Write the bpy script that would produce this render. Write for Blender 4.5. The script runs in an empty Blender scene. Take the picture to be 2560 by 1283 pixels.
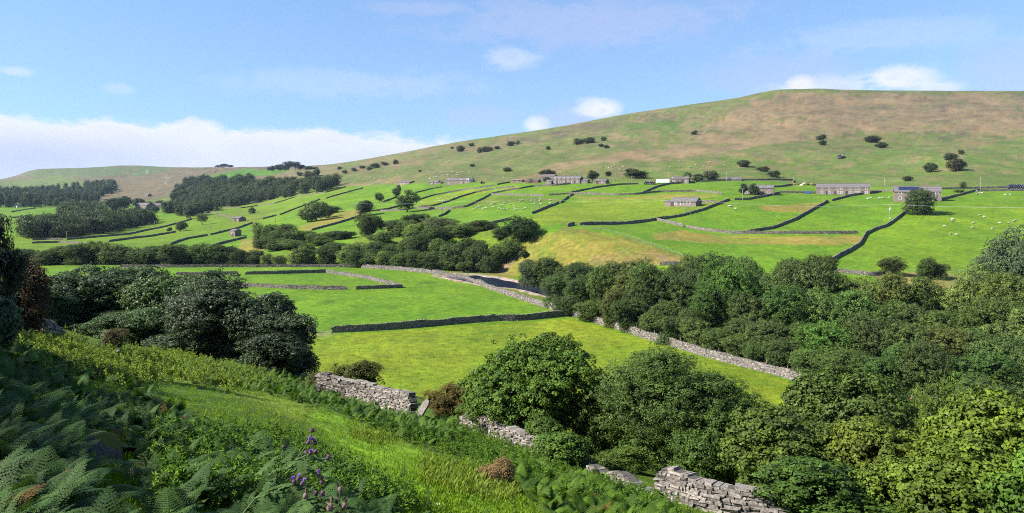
import bpy, math, random
import numpy as np
from mathutils import Vector, Matrix
random.seed(7); rng = np.random.default_rng(7)
SC = bpy.context.scene
COL = SC.collection
F, HZ, CX = 2048.0, 490.0, 1280.0          # focal length and horizon of the 2560 px wide photograph

# ---------------------------------------------------------------- helpers
def ss(x, a, b):
    t = np.clip((np.asarray(x, float) - a) / (b - a), 0, 1)
    return t * t * (3 - 2 * t)

def vnoise(x, y, seed=0):
    x = np.asarray(x, float); y = np.asarray(y, float)
    xi = np.floor(x).astype(np.int64); yi = np.floor(y).astype(np.int64)
    fx = x - xi; fy = y - yi
    fx = fx * fx * (3 - 2 * fx); fy = fy * fy * (3 - 2 * fy)
    def h(a, b):
        n = (a * 374761393 + b * 668265263 + seed * 1274126177) & 0x7fffffff
        n = ((n ^ (n >> 13)) * 1274126177) & 0x7fffffff
        n = ((n ^ (n >> 16)) * 668265263) & 0x7fffffff
        return (n & 0xffff) / 32767.5 - 1.0
    a = h(xi, yi); b = h(xi + 1, yi); c = h(xi, yi + 1); d = h(xi + 1, yi + 1)
    return (a * (1 - fx) + b * fx) * (1 - fy) + (c * (1 - fx) + d * fx) * fy

def fbm(x, y, seed=0, o=4):
    s = 0; a = .5; f = 1
    for i in range(o):
        s = s + a * vnoise(np.asarray(x) * f, np.asarray(y) * f, seed + i); a *= .5; f *= 2.03
    return s

def pchip(xs, ys, x):
    """monotone cubic through xs (n,), ys (n,m) or (n,) evaluated at x (k,)"""
    xs = np.asarray(xs, float); ys = np.asarray(ys, float)
    h = np.diff(xs); d = np.diff(ys, axis=0) / (h if ys.ndim == 1 else h[:, None])
    m = np.zeros_like(ys)
    for i in range(1, len(xs) - 1):
        w1 = 2 * h[i] + h[i - 1]; w2 = h[i] + 2 * h[i - 1]
        with np.errstate(divide='ignore', invalid='ignore'):
            mm = (w1 + w2) / (w1 / d[i - 1] + w2 / d[i])
        m[i] = np.where(d[i - 1] * d[i] > 0, mm, 0)
    m[0] = d[0]; m[-1] = d[-1]
    x = np.clip(x, xs[0], xs[-1])
    k = np.clip(np.searchsorted(xs, x) - 1, 0, len(xs) - 2)
    t = (x - xs[k]) / h[k]; hk = h[k]
    if ys.ndim > 1: t = t[:, None]; hk = hk[:, None]
    return ((2*t**3 - 3*t**2 + 1) * ys[k] + (t**3 - 2*t**2 + t) * hk * m[k]
            + (-2*t**3 + 3*t**2) * ys[k + 1] + (t**3 - t**2) * hk * m[k + 1])

def pip(poly, x, y):
    ins = np.zeros(np.shape(x), bool); n = len(poly); j = n - 1
    for i in range(n):
        xi, yi = poly[i]; xj, yj = poly[j]
        if yi != yj:
            c = ((yi > y) != (yj > y)) & (x < (xj - xi) * (y - yi) / (yj - yi) + xi)
            ins ^= c
        j = i
    return ins

def mk_mesh(name, V, Fa, smooth=False, attrs=None, mats=(), mi=None):
    V = np.asarray(V, np.float32).reshape(-1, 3)
    me = bpy.data.meshes.new(name)
    me.vertices.add(len(V)); me.vertices.foreach_set('co', V.ravel())
    if isinstance(Fa, np.ndarray):
        n, k = Fa.shape
        me.loops.add(n * k); me.loops.foreach_set('vertex_index', Fa.astype(np.int32).ravel())
        me.polygons.add(n); me.polygons.foreach_set('loop_start', np.arange(0, n * k, k, dtype=np.int32))
    else:
        st = []; li = []
        for f in Fa: st.append(len(li)); li.extend(f)
        n = len(Fa)
        me.loops.add(len(li)); me.loops.foreach_set('vertex_index', np.array(li, np.int32))
        me.polygons.add(n); me.polygons.foreach_set('loop_start', np.array(st, np.int32))
    me.polygons.foreach_set('use_smooth', np.full(n, bool(smooth)))
    for m in mats: me.materials.append(m)
    if mi is not None: me.polygons.foreach_set('material_index', np.asarray(mi, np.int32))
    for an, arr in (attrs or {}).items():
        arr = np.asarray(arr, np.float32)
        if arr.ndim == 1:
            a = me.attributes.new(an, 'FLOAT', 'POINT'); a.data.foreach_set('value', arr)
        else:
            a = me.attributes.new(an, 'FLOAT_COLOR', 'POINT')
            a.data.foreach_set('color', np.c_[arr, np.ones(len(arr))].astype(np.float32).ravel())
    me.update(calc_edges=True); me.validate()
    return me

def link(name, me, parent=None, loc=None, rz=0, sc=None, color=None):
    o = bpy.data.objects.new(name, me); COL.objects.link(o)
    if parent is not None: o.parent = parent
    if loc is not None: o.location = loc
    if rz: o.rotation_euler = (0, 0, rz)
    if sc is not None: o.scale = sc
    if color is not None: o.color = (*color, 1)
    return o

def tag(o, label=None, cat=None, group=None, kind=None):
    if label: o['label'] = label
    if cat: o['category'] = cat
    if group: o['group'] = group
    if kind: o['kind'] = kind
    return o

def empty(name, loc, rz=0, **k):
    o = bpy.data.objects.new(name, None); COL.objects.link(o)
    o.empty_display_size = .3
    o.location = loc; o.rotation_euler = (0, 0, rz)
    return tag(o, **k)

class MB:
    """collects pieces into one mesh"""
    def __init__(s): s.V = []; s.F = []; s.n = 0; s.M = []
    def add(s, V, Fa, m=0):
        V = np.asarray(V, float).reshape(-1, 3)
        for f in Fa: s.F.append([int(i) + s.n for i in f]); s.M.append(m)
        s.V.append(V); s.n += len(V); return s
    def box(s, x0, x1, y0, y1, z0, z1, m=0):
        V = [(x0,y0,z0),(x1,y0,z0),(x1,y1,z0),(x0,y1,z0),(x0,y0,z1),(x1,y0,z1),(x1,y1,z1),(x0,y1,z1)]
        return s.add(V, BOXF, m)
    def tube(s, P, R, n=6, m=0):
        V, Fa = tube(P, R, n); return s.add(V, Fa, m)
    def build(s, name, mats, parent=None, smooth=False, color=None):
        me = mk_mesh(name, np.concatenate(s.V), s.F, smooth, mats=mats if isinstance(mats, (list, tuple)) else (mats,), mi=s.M)
        return link(name, me, parent, color=color)
BOXF = [(0,3,2,1),(4,5,6,7),(0,1,5,4),(1,2,6,5),(2,3,7,6),(3,0,4,7)]

def tube(P, R, n=6):
    P = np.asarray(P, float); R = np.broadcast_to(np.asarray(R, float), (len(P),))
    T = np.gradient(P, axis=0); T /= np.linalg.norm(T, axis=1)[:, None] + 1e-9
    V = []
    for p, t, r in zip(P, T, R):
        a = np.array([0, 0, 1.]) if abs(t[2]) < .9 else np.array([1., 0, 0])
        u = np.cross(t, a); u /= np.linalg.norm(u); v = np.cross(t, u)
        for k in range(n):
            an = 2 * math.pi * k / n
            V.append(p + r * (math.cos(an) * u + math.sin(an) * v))
    Fa = []
    for i in range(len(P) - 1):
        for k in range(n):
            k2 = (k + 1) % n
            Fa.append((i*n + k, i*n + k2, (i+1)*n + k2, (i+1)*n + k))
    Fa.append(tuple(range(n))[::-1]); Fa.append(tuple(range((len(P)-1)*n, len(P)*n)))
    return np.array(V), Fa

# ---------------------------------------------------------------- node helpers
def mat(name):
    m = bpy.data.materials.new(name); m.use_nodes = True
    nt = m.node_tree; nt.nodes.clear()
    out = nt.nodes.new('ShaderNodeOutputMaterial')
    return m, nt, out
def N(nt, t, **k):
    n = nt.nodes.new('ShaderNode' + t)
    for a, b in k.items(): setattr(n, a, b)
    return n
def put(nt, sock, v):
    if isinstance(v, bpy.types.NodeSocket): nt.links.new(v, sock)
    elif v is not None: sock.default_value = v
def MA(nt, op, a, b=None, c=None, clamp=False):
    n = N(nt, 'Math', operation=op, use_clamp=clamp)
    put(nt, n.inputs[0], a); put(nt, n.inputs[1], b)
    if c is not None: put(nt, n.inputs[2], c)
    return n.outputs[0]
def MR(nt, v, a, b, c=0., d=1., kind='SMOOTHSTEP'):
    n = N(nt, 'MapRange', interpolation_type=kind)
    put(nt, n.inputs[0], v)
    for i, q in enumerate((a, b, c, d)): put(nt, n.inputs[1 + i], q)
    return n.outputs[0]
def MIX(nt, f, a, b, mode='MIX'):
    n = N(nt, 'Mix', data_type='RGBA', blend_type=mode, clamp_factor=True)
    put(nt, n.inputs[0], f)
    for s, v in ((n.inputs[6], a), (n.inputs[7], b)):
        put(nt, s, (*v, 1) if isinstance(v, tuple) and len(v) == 3 else v)
    return n.outputs[2]
def NOISE(nt, vec, scale, detail=3, rough=.55, dist=0):
    n = N(nt, 'TexNoise'); put(nt, n.inputs['Vector'], vec)
    n.inputs['Scale'].default_value = scale; n.inputs['Detail'].default_value = detail
    n.inputs['Roughness'].default_value = rough; n.inputs['Distortion'].default_value = dist
    return n.outputs['Fac']
def BSDF(nt, col, rough=.8, spec=.3, normal=None):
    n = N(nt, 'BsdfPrincipled')
    put(nt, n.inputs['Base Color'], (*col, 1) if isinstance(col, tuple) and len(col) == 3 else col)
    put(nt, n.inputs['Roughness'], rough); put(nt, n.inputs['Specular IOR Level'], spec)
    if normal is not None: nt.links.new(normal, n.inputs['Normal'])
    return n.outputs[0]
def BUMP(nt, h, strength, dist):
    n = N(nt, 'Bump'); nt.links.new(h, n.inputs['Height'])
    n.inputs['Strength'].default_value = strength; n.inputs['Distance'].default_value = dist
    return n.outputs[0]

def simple_mat(name, col, rough=.8, spec=.3, var=.25, scale=3.):
    m, nt, out = mat(name)
    tc = N(nt, 'TexCoord').outputs['Object']
    f = NOISE(nt, tc, scale, 4)
    c = MIX(nt, f, tuple(c * (1 - var) for c in col), tuple(min(1, c * (1 + var)) for c in col))
    nt.links.new(BSDF(nt, c, rough, spec), out.inputs[0]); return m

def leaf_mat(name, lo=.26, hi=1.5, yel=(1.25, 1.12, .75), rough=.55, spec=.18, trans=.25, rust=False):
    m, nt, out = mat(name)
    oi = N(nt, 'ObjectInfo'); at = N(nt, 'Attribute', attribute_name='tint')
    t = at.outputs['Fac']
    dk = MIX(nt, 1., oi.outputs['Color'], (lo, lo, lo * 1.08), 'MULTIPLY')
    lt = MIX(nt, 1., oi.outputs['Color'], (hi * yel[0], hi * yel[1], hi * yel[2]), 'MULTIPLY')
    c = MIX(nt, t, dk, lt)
    if rust:
        c = MIX(nt, MR(nt, t, .955, .975), c, (.11, .062, .022))
    b = BSDF(nt, c, rough, spec)
    tr = N(nt, 'BsdfTranslucent')
    nt.links.new(MIX(nt, 1., c, (1.25, 1.3, .55), 'MULTIPLY'), tr.inputs[0])
    mx = N(nt, 'MixShader'); mx.inputs[0].default_value = trans
    nt.links.new(b, mx.inputs[1]); nt.links.new(tr.outputs[0], mx.inputs[2])
    nt.links.new(mx.outputs[0], out.inputs[0]); return m

def stone_mat(name, a, b, scale=2., bump=.03, lichen=.25):
    m, nt, out = mat(name)
    tc = N(nt, 'TexCoord').outputs['Object']
    geo = N(nt, 'NewGeometry')
    n1 = NOISE(nt, tc, scale, 5, .65); n2 = NOISE(nt, tc, scale * 6, 4, .6)
    rnd = geo.outputs['Random Per Island']
    c = MIX(nt, MA(nt, 'ADD', MA(nt, 'MULTIPLY', rnd, .7), MA(nt, 'MULTIPLY', n1, .4)), a, b)
    c = MIX(nt, 1., c, MIX(nt, MR(nt, NOISE(nt, tc, scale * 11, 4, .7), .35, .65), (.55, .55, .55), (1.3, 1.3, 1.3)), 'MULTIPLY')
    c = MIX(nt, MR(nt, n2, .6, .72, 0, lichen), c, (.62, .6, .54))
    c = MIX(nt, MR(nt, n1, .62, .75, 0, lichen), c, (.16, .17, .07))
    nt.links.new(BSDF(nt, c, .9, .2, BUMP(nt, n2, .4, bump)), out.inputs[0]); return m

M_LEAF = leaf_mat('leaf')
M_LEAFG = leaf_mat('glossy_leaf', lo=.25, hi=1.5, yel=(1.15, 1.12, .9), rough=.5, spec=.25)
M_FERN = leaf_mat('bracken_leaf', lo=.36, hi=1.2, yel=(1.3, 1.12, .7), rough=.65, spec=.1, trans=.25, rust=True)
M_GRASS = leaf_mat('grass_blade', lo=.43, hi=.9, yel=(1.3, 1.1, .9), rough=.6, spec=.2, trans=.3)
M_BARK = simple_mat('bark', (.10, .085, .065), .9, .1, .4, 8)
M_WALL = stone_mat('drystone', (.055, .048, .042), (.23, .20, .17), 1.2)
M_WALLP = stone_mat('pale_drystone', (.052, .047, .043), (.25, .22, .195), 1.5)
M_WALLC = simple_mat('wall_core', (.06, .055, .05), .95, .1)
M_HSTONE = stone_mat('house_stone', (.10, .078, .066), (.22, .17, .147), .9, lichen=.1)
M_ROOF = stone_mat('stone_slate', (.07, .061, .063), (.135, .12, .122), .8, lichen=.15)
M_WHITE = simple_mat('white_paint', (.52, .51, .49), .5, .4, .06)
M_DARK = simple_mat('dark_glass', (.02, .022, .03), .15, .5, .2)
M_DOOR = simple_mat('dark_door', (.05, .04, .035), .6, .3)
M_WOOD = simple_mat('weathered_wood', (.2, .17, .14), .85, .2, .35, 6)
M_POLE = simple_mat('grey_pole', (.22, .2, .17), .85, .2, .3, 3)
M_METAL = simple_mat('galvanised', (.5, .52, .53), .4, .5, .15)
M_RUST = simple_mat('rusty_sheet', (.18, .07, .05), .75, .3, .4, 2)
M_RED = simple_mat('red_paint', (.55, .06, .03), .45, .5, .15)
M_BLUE = simple_mat('blue_paint', (.03, .07, .3), .5, .5, .2)
M_TYRE = simple_mat('tyre', (.03, .03, .03), .8, .2)
M_WOOL = simple_mat('wool', (.33, .315, .265), .95, .1, .12, 6)
M_FACE = simple_mat('dark_face', (.08, .07, .06), .8, .2)
# ---------------------------------------------------------------- terrain
PXC = np.array([-2400, -700, 0, 300, 600, 850, 1100, 1350, 1600, 1850, 2100, 2350, 2560, 3260, 4960], float)
def ext(l): return [l[0], l[0]] + list(l) + [l[-1], l[-1]]
ROWS = []
def row(py, Y, z=None):
    Y = np.array(ext(Y), float)
    zz = np.full(len(Y), z, float) if z is not None else (HZ - np.array(ext(py), float)) / F * Y
    ROWS.append((Y, zz))
row(None, [60]*11, -27)
row(None, [300,316,316,316,297,258,215,185,175,170,168], -27)
row(None, [315,330,330,330,312,272,230,200,190,185,183], -27.4)
row([612,612,625,612,590,572,610,662,675,690,682], [480,480,400,365,352,312,278,254,250,243,243])
row([570,572,585,560,545,530,548,582,585,570,570], [700,700,540,520,480,430,390,345,335,340,340])
row([535,535,540,515,505,495,495,510,510,505,505], [1000,1000,800,700,620,540,500,440,440,420,420])
row([515,515,520,470,462,461,459,455,470,472,470], [1350,1350,1050,1000,780,630,600,600,560,500,500])
row([490,480,450,440,420,400,375,360,355,360,360], [2000,1900,1600,1300,1080,980,950,950,950,930,920])
row([465,440,432,418,385,352,315,280,270,275,275], [2800,2700,2100,1800,1500,1350,1300,1300,1300,1300,1300])
SKY = np.array([(-2400,478,4000),(-700,472,4000),(-100,459,3900),(0,449,3800),(40,440,3800),(75,428,3750),(100,423.5,3700),(200,421,3600),(260,418.5,3600),
 (300,415.5,3600),(340,415.5,3600),(400,419,3500),(500,422,3300),(600,421.5,3000),(700,421,2800),(750,418.5,2500),(800,414,2200),
 (830,411,2100),(900,401,2000),(1000,384,1950),(1150,357,1850),(1300,336,1800),(1400,321,1750),(1550,293,1700),(1700,271,1650),
 (1800,256,1600),(1860,245,1580),(1910,233,1560),(1950,227,1550),(2050,225,1550),(2100,227.5,1550),(2350,230,1550),(2560,230.5,1550),
 (3260,255,1550),(4960,330,1550)], float)

U = np.unique(np.round(np.concatenate([np.linspace(-1.8, -.68, 60), np.linspace(-.68, .68, 680), np.linspace(.68, 1.8, 60)]), 5))
LV = np.concatenate([np.linspace(math.log(.7), math.log(60), 170)[:-1], np.linspace(math.log(60), math.log(700), 330)[:-1], np.linspace(math.log(700), math.log(11500), 170)])
YV = np.exp(LV); NU, NV = len(U), len(LV)
PXU = CX + F * U
cols_Y = np.array([pchip(PXC, np.log(r[0]), PXU) for r in ROWS])     # log depth of each feature line
cols_Z = np.array([pchip(PXC, r[1], PXU) for r in ROWS])
skyY = np.exp(pchip(SKY[:, 0], np.log(SKY[:, 2]), PXU)); skyZ = (HZ - pchip(SKY[:, 0], SKY[:, 1], PXU)) / F * skyY
cols_Y = np.vstack([np.full(NU, math.log(.5)), cols_Y, np.log(skyY), np.log(skyY * 1.3), np.full(NU, math.log(12000))])
cols_Z = np.vstack([np.full(NU, -27.), cols_Z, skyZ, skyZ - 25, np.full(NU, -120.)])
ZF = np.empty((NV, NU))
for j in range(NU): ZF[:, j] = pchip(cols_Y[:, j], cols_Z[:, j], LV)
X = YV[:, None] * U[None, :]; Yg = np.repeat(YV[:, None], NU, 1)
LH = cols_Y[7]                                                      # log depth of the hamlet line per column

SWT = np.array([(-400,25,-10.5),(-120,23,-10.5),(-75,20.2,-10.4),(-58,24.0,-11.0),(-43,27.3,-11.5),(-33,26.4,-11.2),(-23,23.6,-10),(-17.5,22,-9.6),(-10.7,20.3,-8.5),(10,19,-8),(200,19,-8)], float)
def near_z(x, y):
    s = .7071 * x + .7071 * y; t = .7071 * x - .7071 * y
    sw = pchip(SWT[:, 0], SWT[:, 1], np.ravel(t)).reshape(np.shape(t)); zw = pchip(SWT[:, 0], SWT[:, 2], np.ravel(t)).reshape(np.shape(t))
    q = s / sw
    up = -1.6 + (zw + 1.6) * np.where(q > 0, np.clip(q, 0, 1) ** .84, q * .9)
    d = np.clip((s - sw) / 42, 0, 1)
    dn = zw + (-27 - zw) * (d * .55 + .45 * d * d * (3 - 2 * d))
    z = np.where(s < sw, up, dn)
    return z + .10 * fbm(x / 2.3, y / 2.3, 3) * ss(sw + 6 - s, 0, 6) + .25 * fbm(x / 9, y / 9, 9) * ss(sw - s, 0, 6)
ZN = near_z(X, Yg)
sg = .7071 * X + .7071 * Yg
w = np.maximum(ss(sg, 52, 66), ss(Yg, 260, 420))
far_noise = (.18 * fbm(X / 22, Yg / 22, 21) * ss(Yg, 90, 130)
             + ss(LV[:, None] - LH[None, :], -.05, .25) * ss(np.log(skyY)[None, :] - LV[:, None], 0, .22) * (8 * fbm(X / 150, Yg / 190, 31, 4) + 2.6 * fbm(X / 34, Yg / 60, 37, 4))
             + .5 * fbm(X / 45, Yg / 60, 27, 3) * ss(Yg, 330, 420))
Z = ZN * (1 - w) + (ZF + far_noise) * w

# river channel: a shallow bed carved where the river runs
RIV = None
def column(u):
    k = np.clip(np.searchsorted(U, u) - 1, 0, NU - 2); f = (u - U[k]) / (U[k + 1] - U[k])
    return k, f
def tz(x, y):
    x = np.asarray(x, float); y = np.maximum(np.asarray(y, float), .71)
    u = np.clip(x / y, U[0], U[-1]); l = np.log(y)
    k, f = column(u); i = np.clip(np.searchsorted(LV, l) - 1, 0, NV - 2); g = (l - LV[i]) / (LV[i + 1] - LV[i])
    return (Z[i, k] * (1-f) + Z[i, k+1] * f) * (1-g) + (Z[i+1, k] * (1-f) + Z[i+1, k+1] * f) * g
def hits(px, py, ymin=2.0):
    """ground points seen at photo pixels: the first crossing of each sight line with the terrain"""
    px = np.atleast_1d(np.asarray(px, float)); py = np.atleast_1d(np.asarray(py, float)); out = np.empty((len(px), 3))
    i0 = np.searchsorted(YV, ymin)
    for a in range(0, len(px), 4000):
        u = (px[a:a+4000] - CX) / F; t = (HZ - py[a:a+4000]) / F
        k, f = column(u)
        zc = Z[i0:, k] * (1 - f) + Z[i0:, k + 1] * f
        d = zc - t[None, :] * YV[i0:, None]
        above = d >= 0
        n = np.where(above.any(0), above.argmax(0), np.abs(d / YV[i0:, None]).argmin(0)); n = np.maximum(n, 1)
        c = np.arange(len(u)); d0 = d[n - 1, c]; d1 = d[n, c]
        g = np.where(d1 != d0, np.clip(-d0 / (d1 - d0 + 1e-12), 0, 1), 0)
        y = YV[i0 + n - 1] * (1 - g) + YV[i0 + n] * g
        out[a:a+4000] = np.c_[u * y, y, tz(u * y, y)]
    return out
def hit(px, py, ymin=75.): return hits([px], [py], ymin)[0]
def at(px, Y): x = (px - CX) / F * Y; return np.array([x, Y, float(tz(x, Y))])

# carve river
rv = [(1150,689),(1200,697),(1245,706),(1290,712),(1330,715),(1368,722),(1420,735)]
rp = hits([p[0] for p in rv], [p[1] for p in rv], 150)
for _ in range(1):
    rp = np.vstack([rp, [[30, 200, -27], [48, 182, -27], [75, 160, -27], [120, 140, -27], [300, 120, -27], [400, 120, -27]]])
def dist_poly(P, x, y):
    d = np.full(np.shape(x), 1e9)
    for a, b in zip(P[:-1], P[1:]):
        ab = (b - a)[:2]; t = np.clip(((x - a[0]) * ab[0] + (y - a[1]) * ab[1]) / (ab @ ab), 0, 1)
        d = np.minimum(d, np.hypot(x - a[0] - t * ab[0], y - a[1] - t * ab[1]))
    return d
RD = dist_poly(rp, X, Yg)
Z = Z - .8 * ss(RD, 8.0, 4.0) * (Yg > 120)

# ---- ground colours: what grows or lies where
PXg = PXU[None, :] + 0 * Z; PYg = HZ - F * Z / Yg
nz1 = fbm(X / 30, Yg / 30, 51); nz2 = fbm(X / 6, Yg / 6, 55)
wob = np.clip(Yg, 60, 600) * 0
jx = PXg + 14 * fbm(X / (Yg * .03 + .5), np.log(Yg) * 40, 61); jy = PYg + 5 * fbm(X / (Yg * .02 + .5), np.log(Yg) * 60, 63)
C_FIELD = np.array([.138, .268, .010]); C_FIELD2 = np.array([.165, .255, .012]); C_YEL = np.array([.215, .29, .014])
C_HILL = np.array([.145, .18, .048]); C_TAN = np.array([.27, .20, .105]); C_STRAW = np.array([.33, .25, .055]); C_HEATH = np.array([.155, .115, .075])
C_ROUGH = np.array([.155, .215, .022]); C_GRAVEL = np.array([.55, .41, .33]); C_SOIL = np.array([.23, .16, .10])
Cg = np.empty(Z.shape + (3,)); Cg[:] = C_FIELD
def blend(mask, c, a=1.0):
    m = (np.asarray(mask, float) * a)[..., None]
    global Cg
    Cg = Cg * (1 - m) + np.asarray(c) * m
far = Yg > 90
hm = ss(LV[:, None] - LH[None, :], .0, .05)
blend(hm, C_HILL)
P = lambda poly: pip(poly, jx, jy) & far
# bright and pale meadows
blend(P([(700,842),(830,838),(1420,797),(1600,845),(2010,965),(2300,1300),(300,1300),(300,842)]), C_YEL)
blend(P([(1050,520),(1120,500),(1240,478),(1300,468),(1290,462),(1240,468),(1160,478),(1040,505)]), C_YEL, .8)
blend(P([(1340,535),(1430,500),(1800,500),(1820,505),(1640,550),(1450,562),(1340,565)]), C_FIELD2 * .5 + C_YEL * .5)
blend(P([(1230,492),(1420,495),(1400,505),(1240,506),(1130,525),(1040,530),(1120,520)]), C_ROUGH)
blend(P([(2080,660),(2165,600),(2260,540),(2560,480),(2700,480),(2700,690),(2200,690)]), C_FIELD * .75 + C_YEL * .25)
blend(P([(0,600),(300,565),(560,520),(850,470),(900,480),(640,560),(400,610),(0,640)]), C_FIELD2, .7)
blend(P([(520,540),(600,525),(700,520),(640,560),(560,555)]), C_ROUGH, .7)
# straw patches
for poly, c, a in [
 ([(1625,583),(1700,577),(1800,590),(2150,590),(2155,607),(2080,612),(1900,612),(1750,606),(1640,598)], C_STRAW, .8),
 ([(1890,517),(1960,512),(2070,506),(2010,530),(1930,530)], C_STRAW, .85),
 ([(1430,492),(1600,490),(1720,482),(1800,488),(1760,496),(1560,499),(1480,500)], C_STRAW, .6),
 ([(1330,600),(1420,568),(1560,592),(1640,618),(1710,645),(1700,662),(1500,668),(1300,690),(1215,705),(1120,680),(1230,640)], C_ROUGH*.4+C_STRAW*.5, .92),
 ([(1480,640),(1560,628),(1640,625),(1705,646),(1690,660),(1560,662),(1470,668)], C_STRAW*.6+C_TAN*.4, .8),
 ([(1380,600),(1440,575),(1500,590),(1440,640),(1340,640)], C_ROUGH, .6),
 ([(770,577),(834,563),(900,535),(900,522),(835,530),(800,545),(740,570)], C_STRAW, .7),
 ([(590,625),(605,602),(645,588),(660,640),(620,660)], C_STRAW, .75),
 ([(660,640),(760,612),(820,640),(760,665),(680,665)], C_ROUGH, .6),
 ([(880,600),(1000,560),(1150,560),(1250,565),(1300,600),(1200,660),(900,650)], C_ROUGH, .8),
 ([(2180,690),(2300,678),(2460,690),(2700,690),(2700,760),(2380,760),(2250,720)], C_TAN*.6+C_STRAW*.4, .75),
 ([(1120,684),(1200,696),(1290,720),(1370,745),(1370,775),(1290,742),(1220,716),(1120,692)], C_ROUGH, .9),
 ([(1265,640),(1290,648),(1275,672),(1240,690),(1250,668)], C_SOIL*1.3, .8),
 ([(1640,640),(1660,636),(1668,648),(1648,652)], C_SOIL*1.2, .6)]:
    blend(P(poly), c, a)
GR = dist_poly(rp, X + 2.5 * nz2, Yg + 2.5 * nz1)
blend((GR < 9.5) & far & (PXg > 1080), C_GRAVEL * (.85 + .75 * fbm(X / .9, Yg / 1.6, 77)[..., None]))
# gateway earth
gw = hit(808, 834); blend(np.exp(-((X - gw[0])**2 + ((Yg - gw[1]))**2 / 2) / 4.5), C_SOIL * 1.5, .75)
# dark grass rings in the meadow and tyre tracks
for (a, b, r) in [(745,750,3.2),(820,752,1.6),(812,757,1.9),(1068,708,3.0),(1190,848,1.8),(985,852,1.5)]:
    q = hit(a, b); d = np.hypot((X - q[0]), (Yg - q[1]) * .8) / r + .5 * nz2
    blend(np.exp(-d**4), np.array([.045, .12, .006]), .5)
tr = hits([1160,1200,1235,1250,1245,1220], [790,778,765,752,742,735], 100)
td = dist_poly(tr, X, Yg); blend(np.exp(-((td - 1.0) / .4)**2), np.array([.12, .27, .01]), .5)
bk = pip([(1340,610),(1420,575),(1560,595),(1690,650),(1500,668),(1300,690),(1215,705),(1240,650)], jx, jy) & far
bs1 = fbm(X / 4 + Yg / 9, Yg / 14, 121, 4)
blend(bk * ss(bs1, .05, .3), np.array([.13, .15, .03]), .45); blend(bk * ss(-bs1, .12, .35), C_STRAW, .5)
rus = fbm(X / 5, Yg / 9, 131, 4); blend(far * (hm < .5) * ss(rus, .30, .5), np.array([.085, .19, .012]), .35)
blend(far * (hm < .5) * ss(fbm(X / 14, Yg / 20, 141, 3), .2, .5), C_FIELD * np.array([1.25, 1.02, 1.2]), .5)
# hill: sheets of bent grass, heather by the skyline
hn = fbm(PXg / 75, PYg / 15, 71, 5); hn2 = fbm(PXg / 26, PYg / 7, 73, 4)
hx = PXg + 60 * fbm(PXg / 120, PYg / 40, 75); hy = PYg + 14 * fbm(PXg / 60, PYg / 22, 79)
hp = lambda poly: pip(poly, hx, hy) & (hm > .5)
def soft(poly, n, th=-.15, wd=.25): return hp(poly) * ss(n, th - wd, th + wd)
hillc = np.array([.13, .20, .035])
blend(hp([(1560,420),(2100,380),(2560,350),(2700,350),(2700,480),(1500,470)]) , hillc * 1.0, .8)
blend(soft([(1490,405),(1620,370),(1760,330),(1840,290),(1900,250),(2000,235),(2700,240),(2700,340),(2400,335),(2150,325),(2000,352),(1840,382),(1660,400)], hn * .8 + .4 * hn2 + .12), C_TAN * 1.05, .95)
blend(soft([(1780,300),(1900,240),(2200,232),(2700,238),(2700,300),(2300,300),(2000,290)], -hn, -.1), C_HEATH * 1.1, .5)
blend(soft([(1240,455),(1350,425),(1500,390),(1600,372),(1600,390),(1450,420),(1330,445)], hn2 + .3, -.1), C_TAN, .75)
blend(soft([(1560,330),(1700,300),(1800,275),(1830,290),(1760,330),(1600,365),(1500,360)], hn2, .0), C_TAN, .6)
blend(soft([(1240,350),(1500,305),(1760,265),(1800,262),(1700,290),(1500,335),(1250,372)], -hn, -.1), C_HEATH * .95, .7)
blend(hp([(1560,330),(1640,300),(1740,290),(1700,320),(1600,345)]), np.array([.07, .16, .02]), .6)
blend(soft([(800,410),(1150,350),(1300,338),(1300,362),(1000,420),(840,440),(780,440)], hn2, -.05), C_TAN * .8, .7)
blend(soft([(860,462),(1000,446),(1060,440),(1060,455),(960,464),(860,475)], hn2, -.15), C_TAN, .8)
blend(soft([(2360,380),(2440,330),(2520,320),(2470,360),(2420,400)], hn2, -.2), C_TAN, .5)
blend(soft([(900,455),(2560,255),(2700,260),(2700,470),(900,470)], hn2 * .7 - .3 * hn, .22, .15), C_TAN * .85, .45)
st = fbm(PXg / 40, PYg / 3.2, 101, 4); st2 = fbm(PXg / 14, PYg / 2.2, 103, 3)
blend(hm * (PXg > 760) * ss(st + .5 * st2, .12, .4) * ss(PYg, 462, 430), C_TAN * .95, .6)
blend(hm * (PXg > 760) * ss(-st + .4 * st2, .18, .42) * ss(PYg, 420, 330), C_HEATH * .9, .55)
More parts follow.
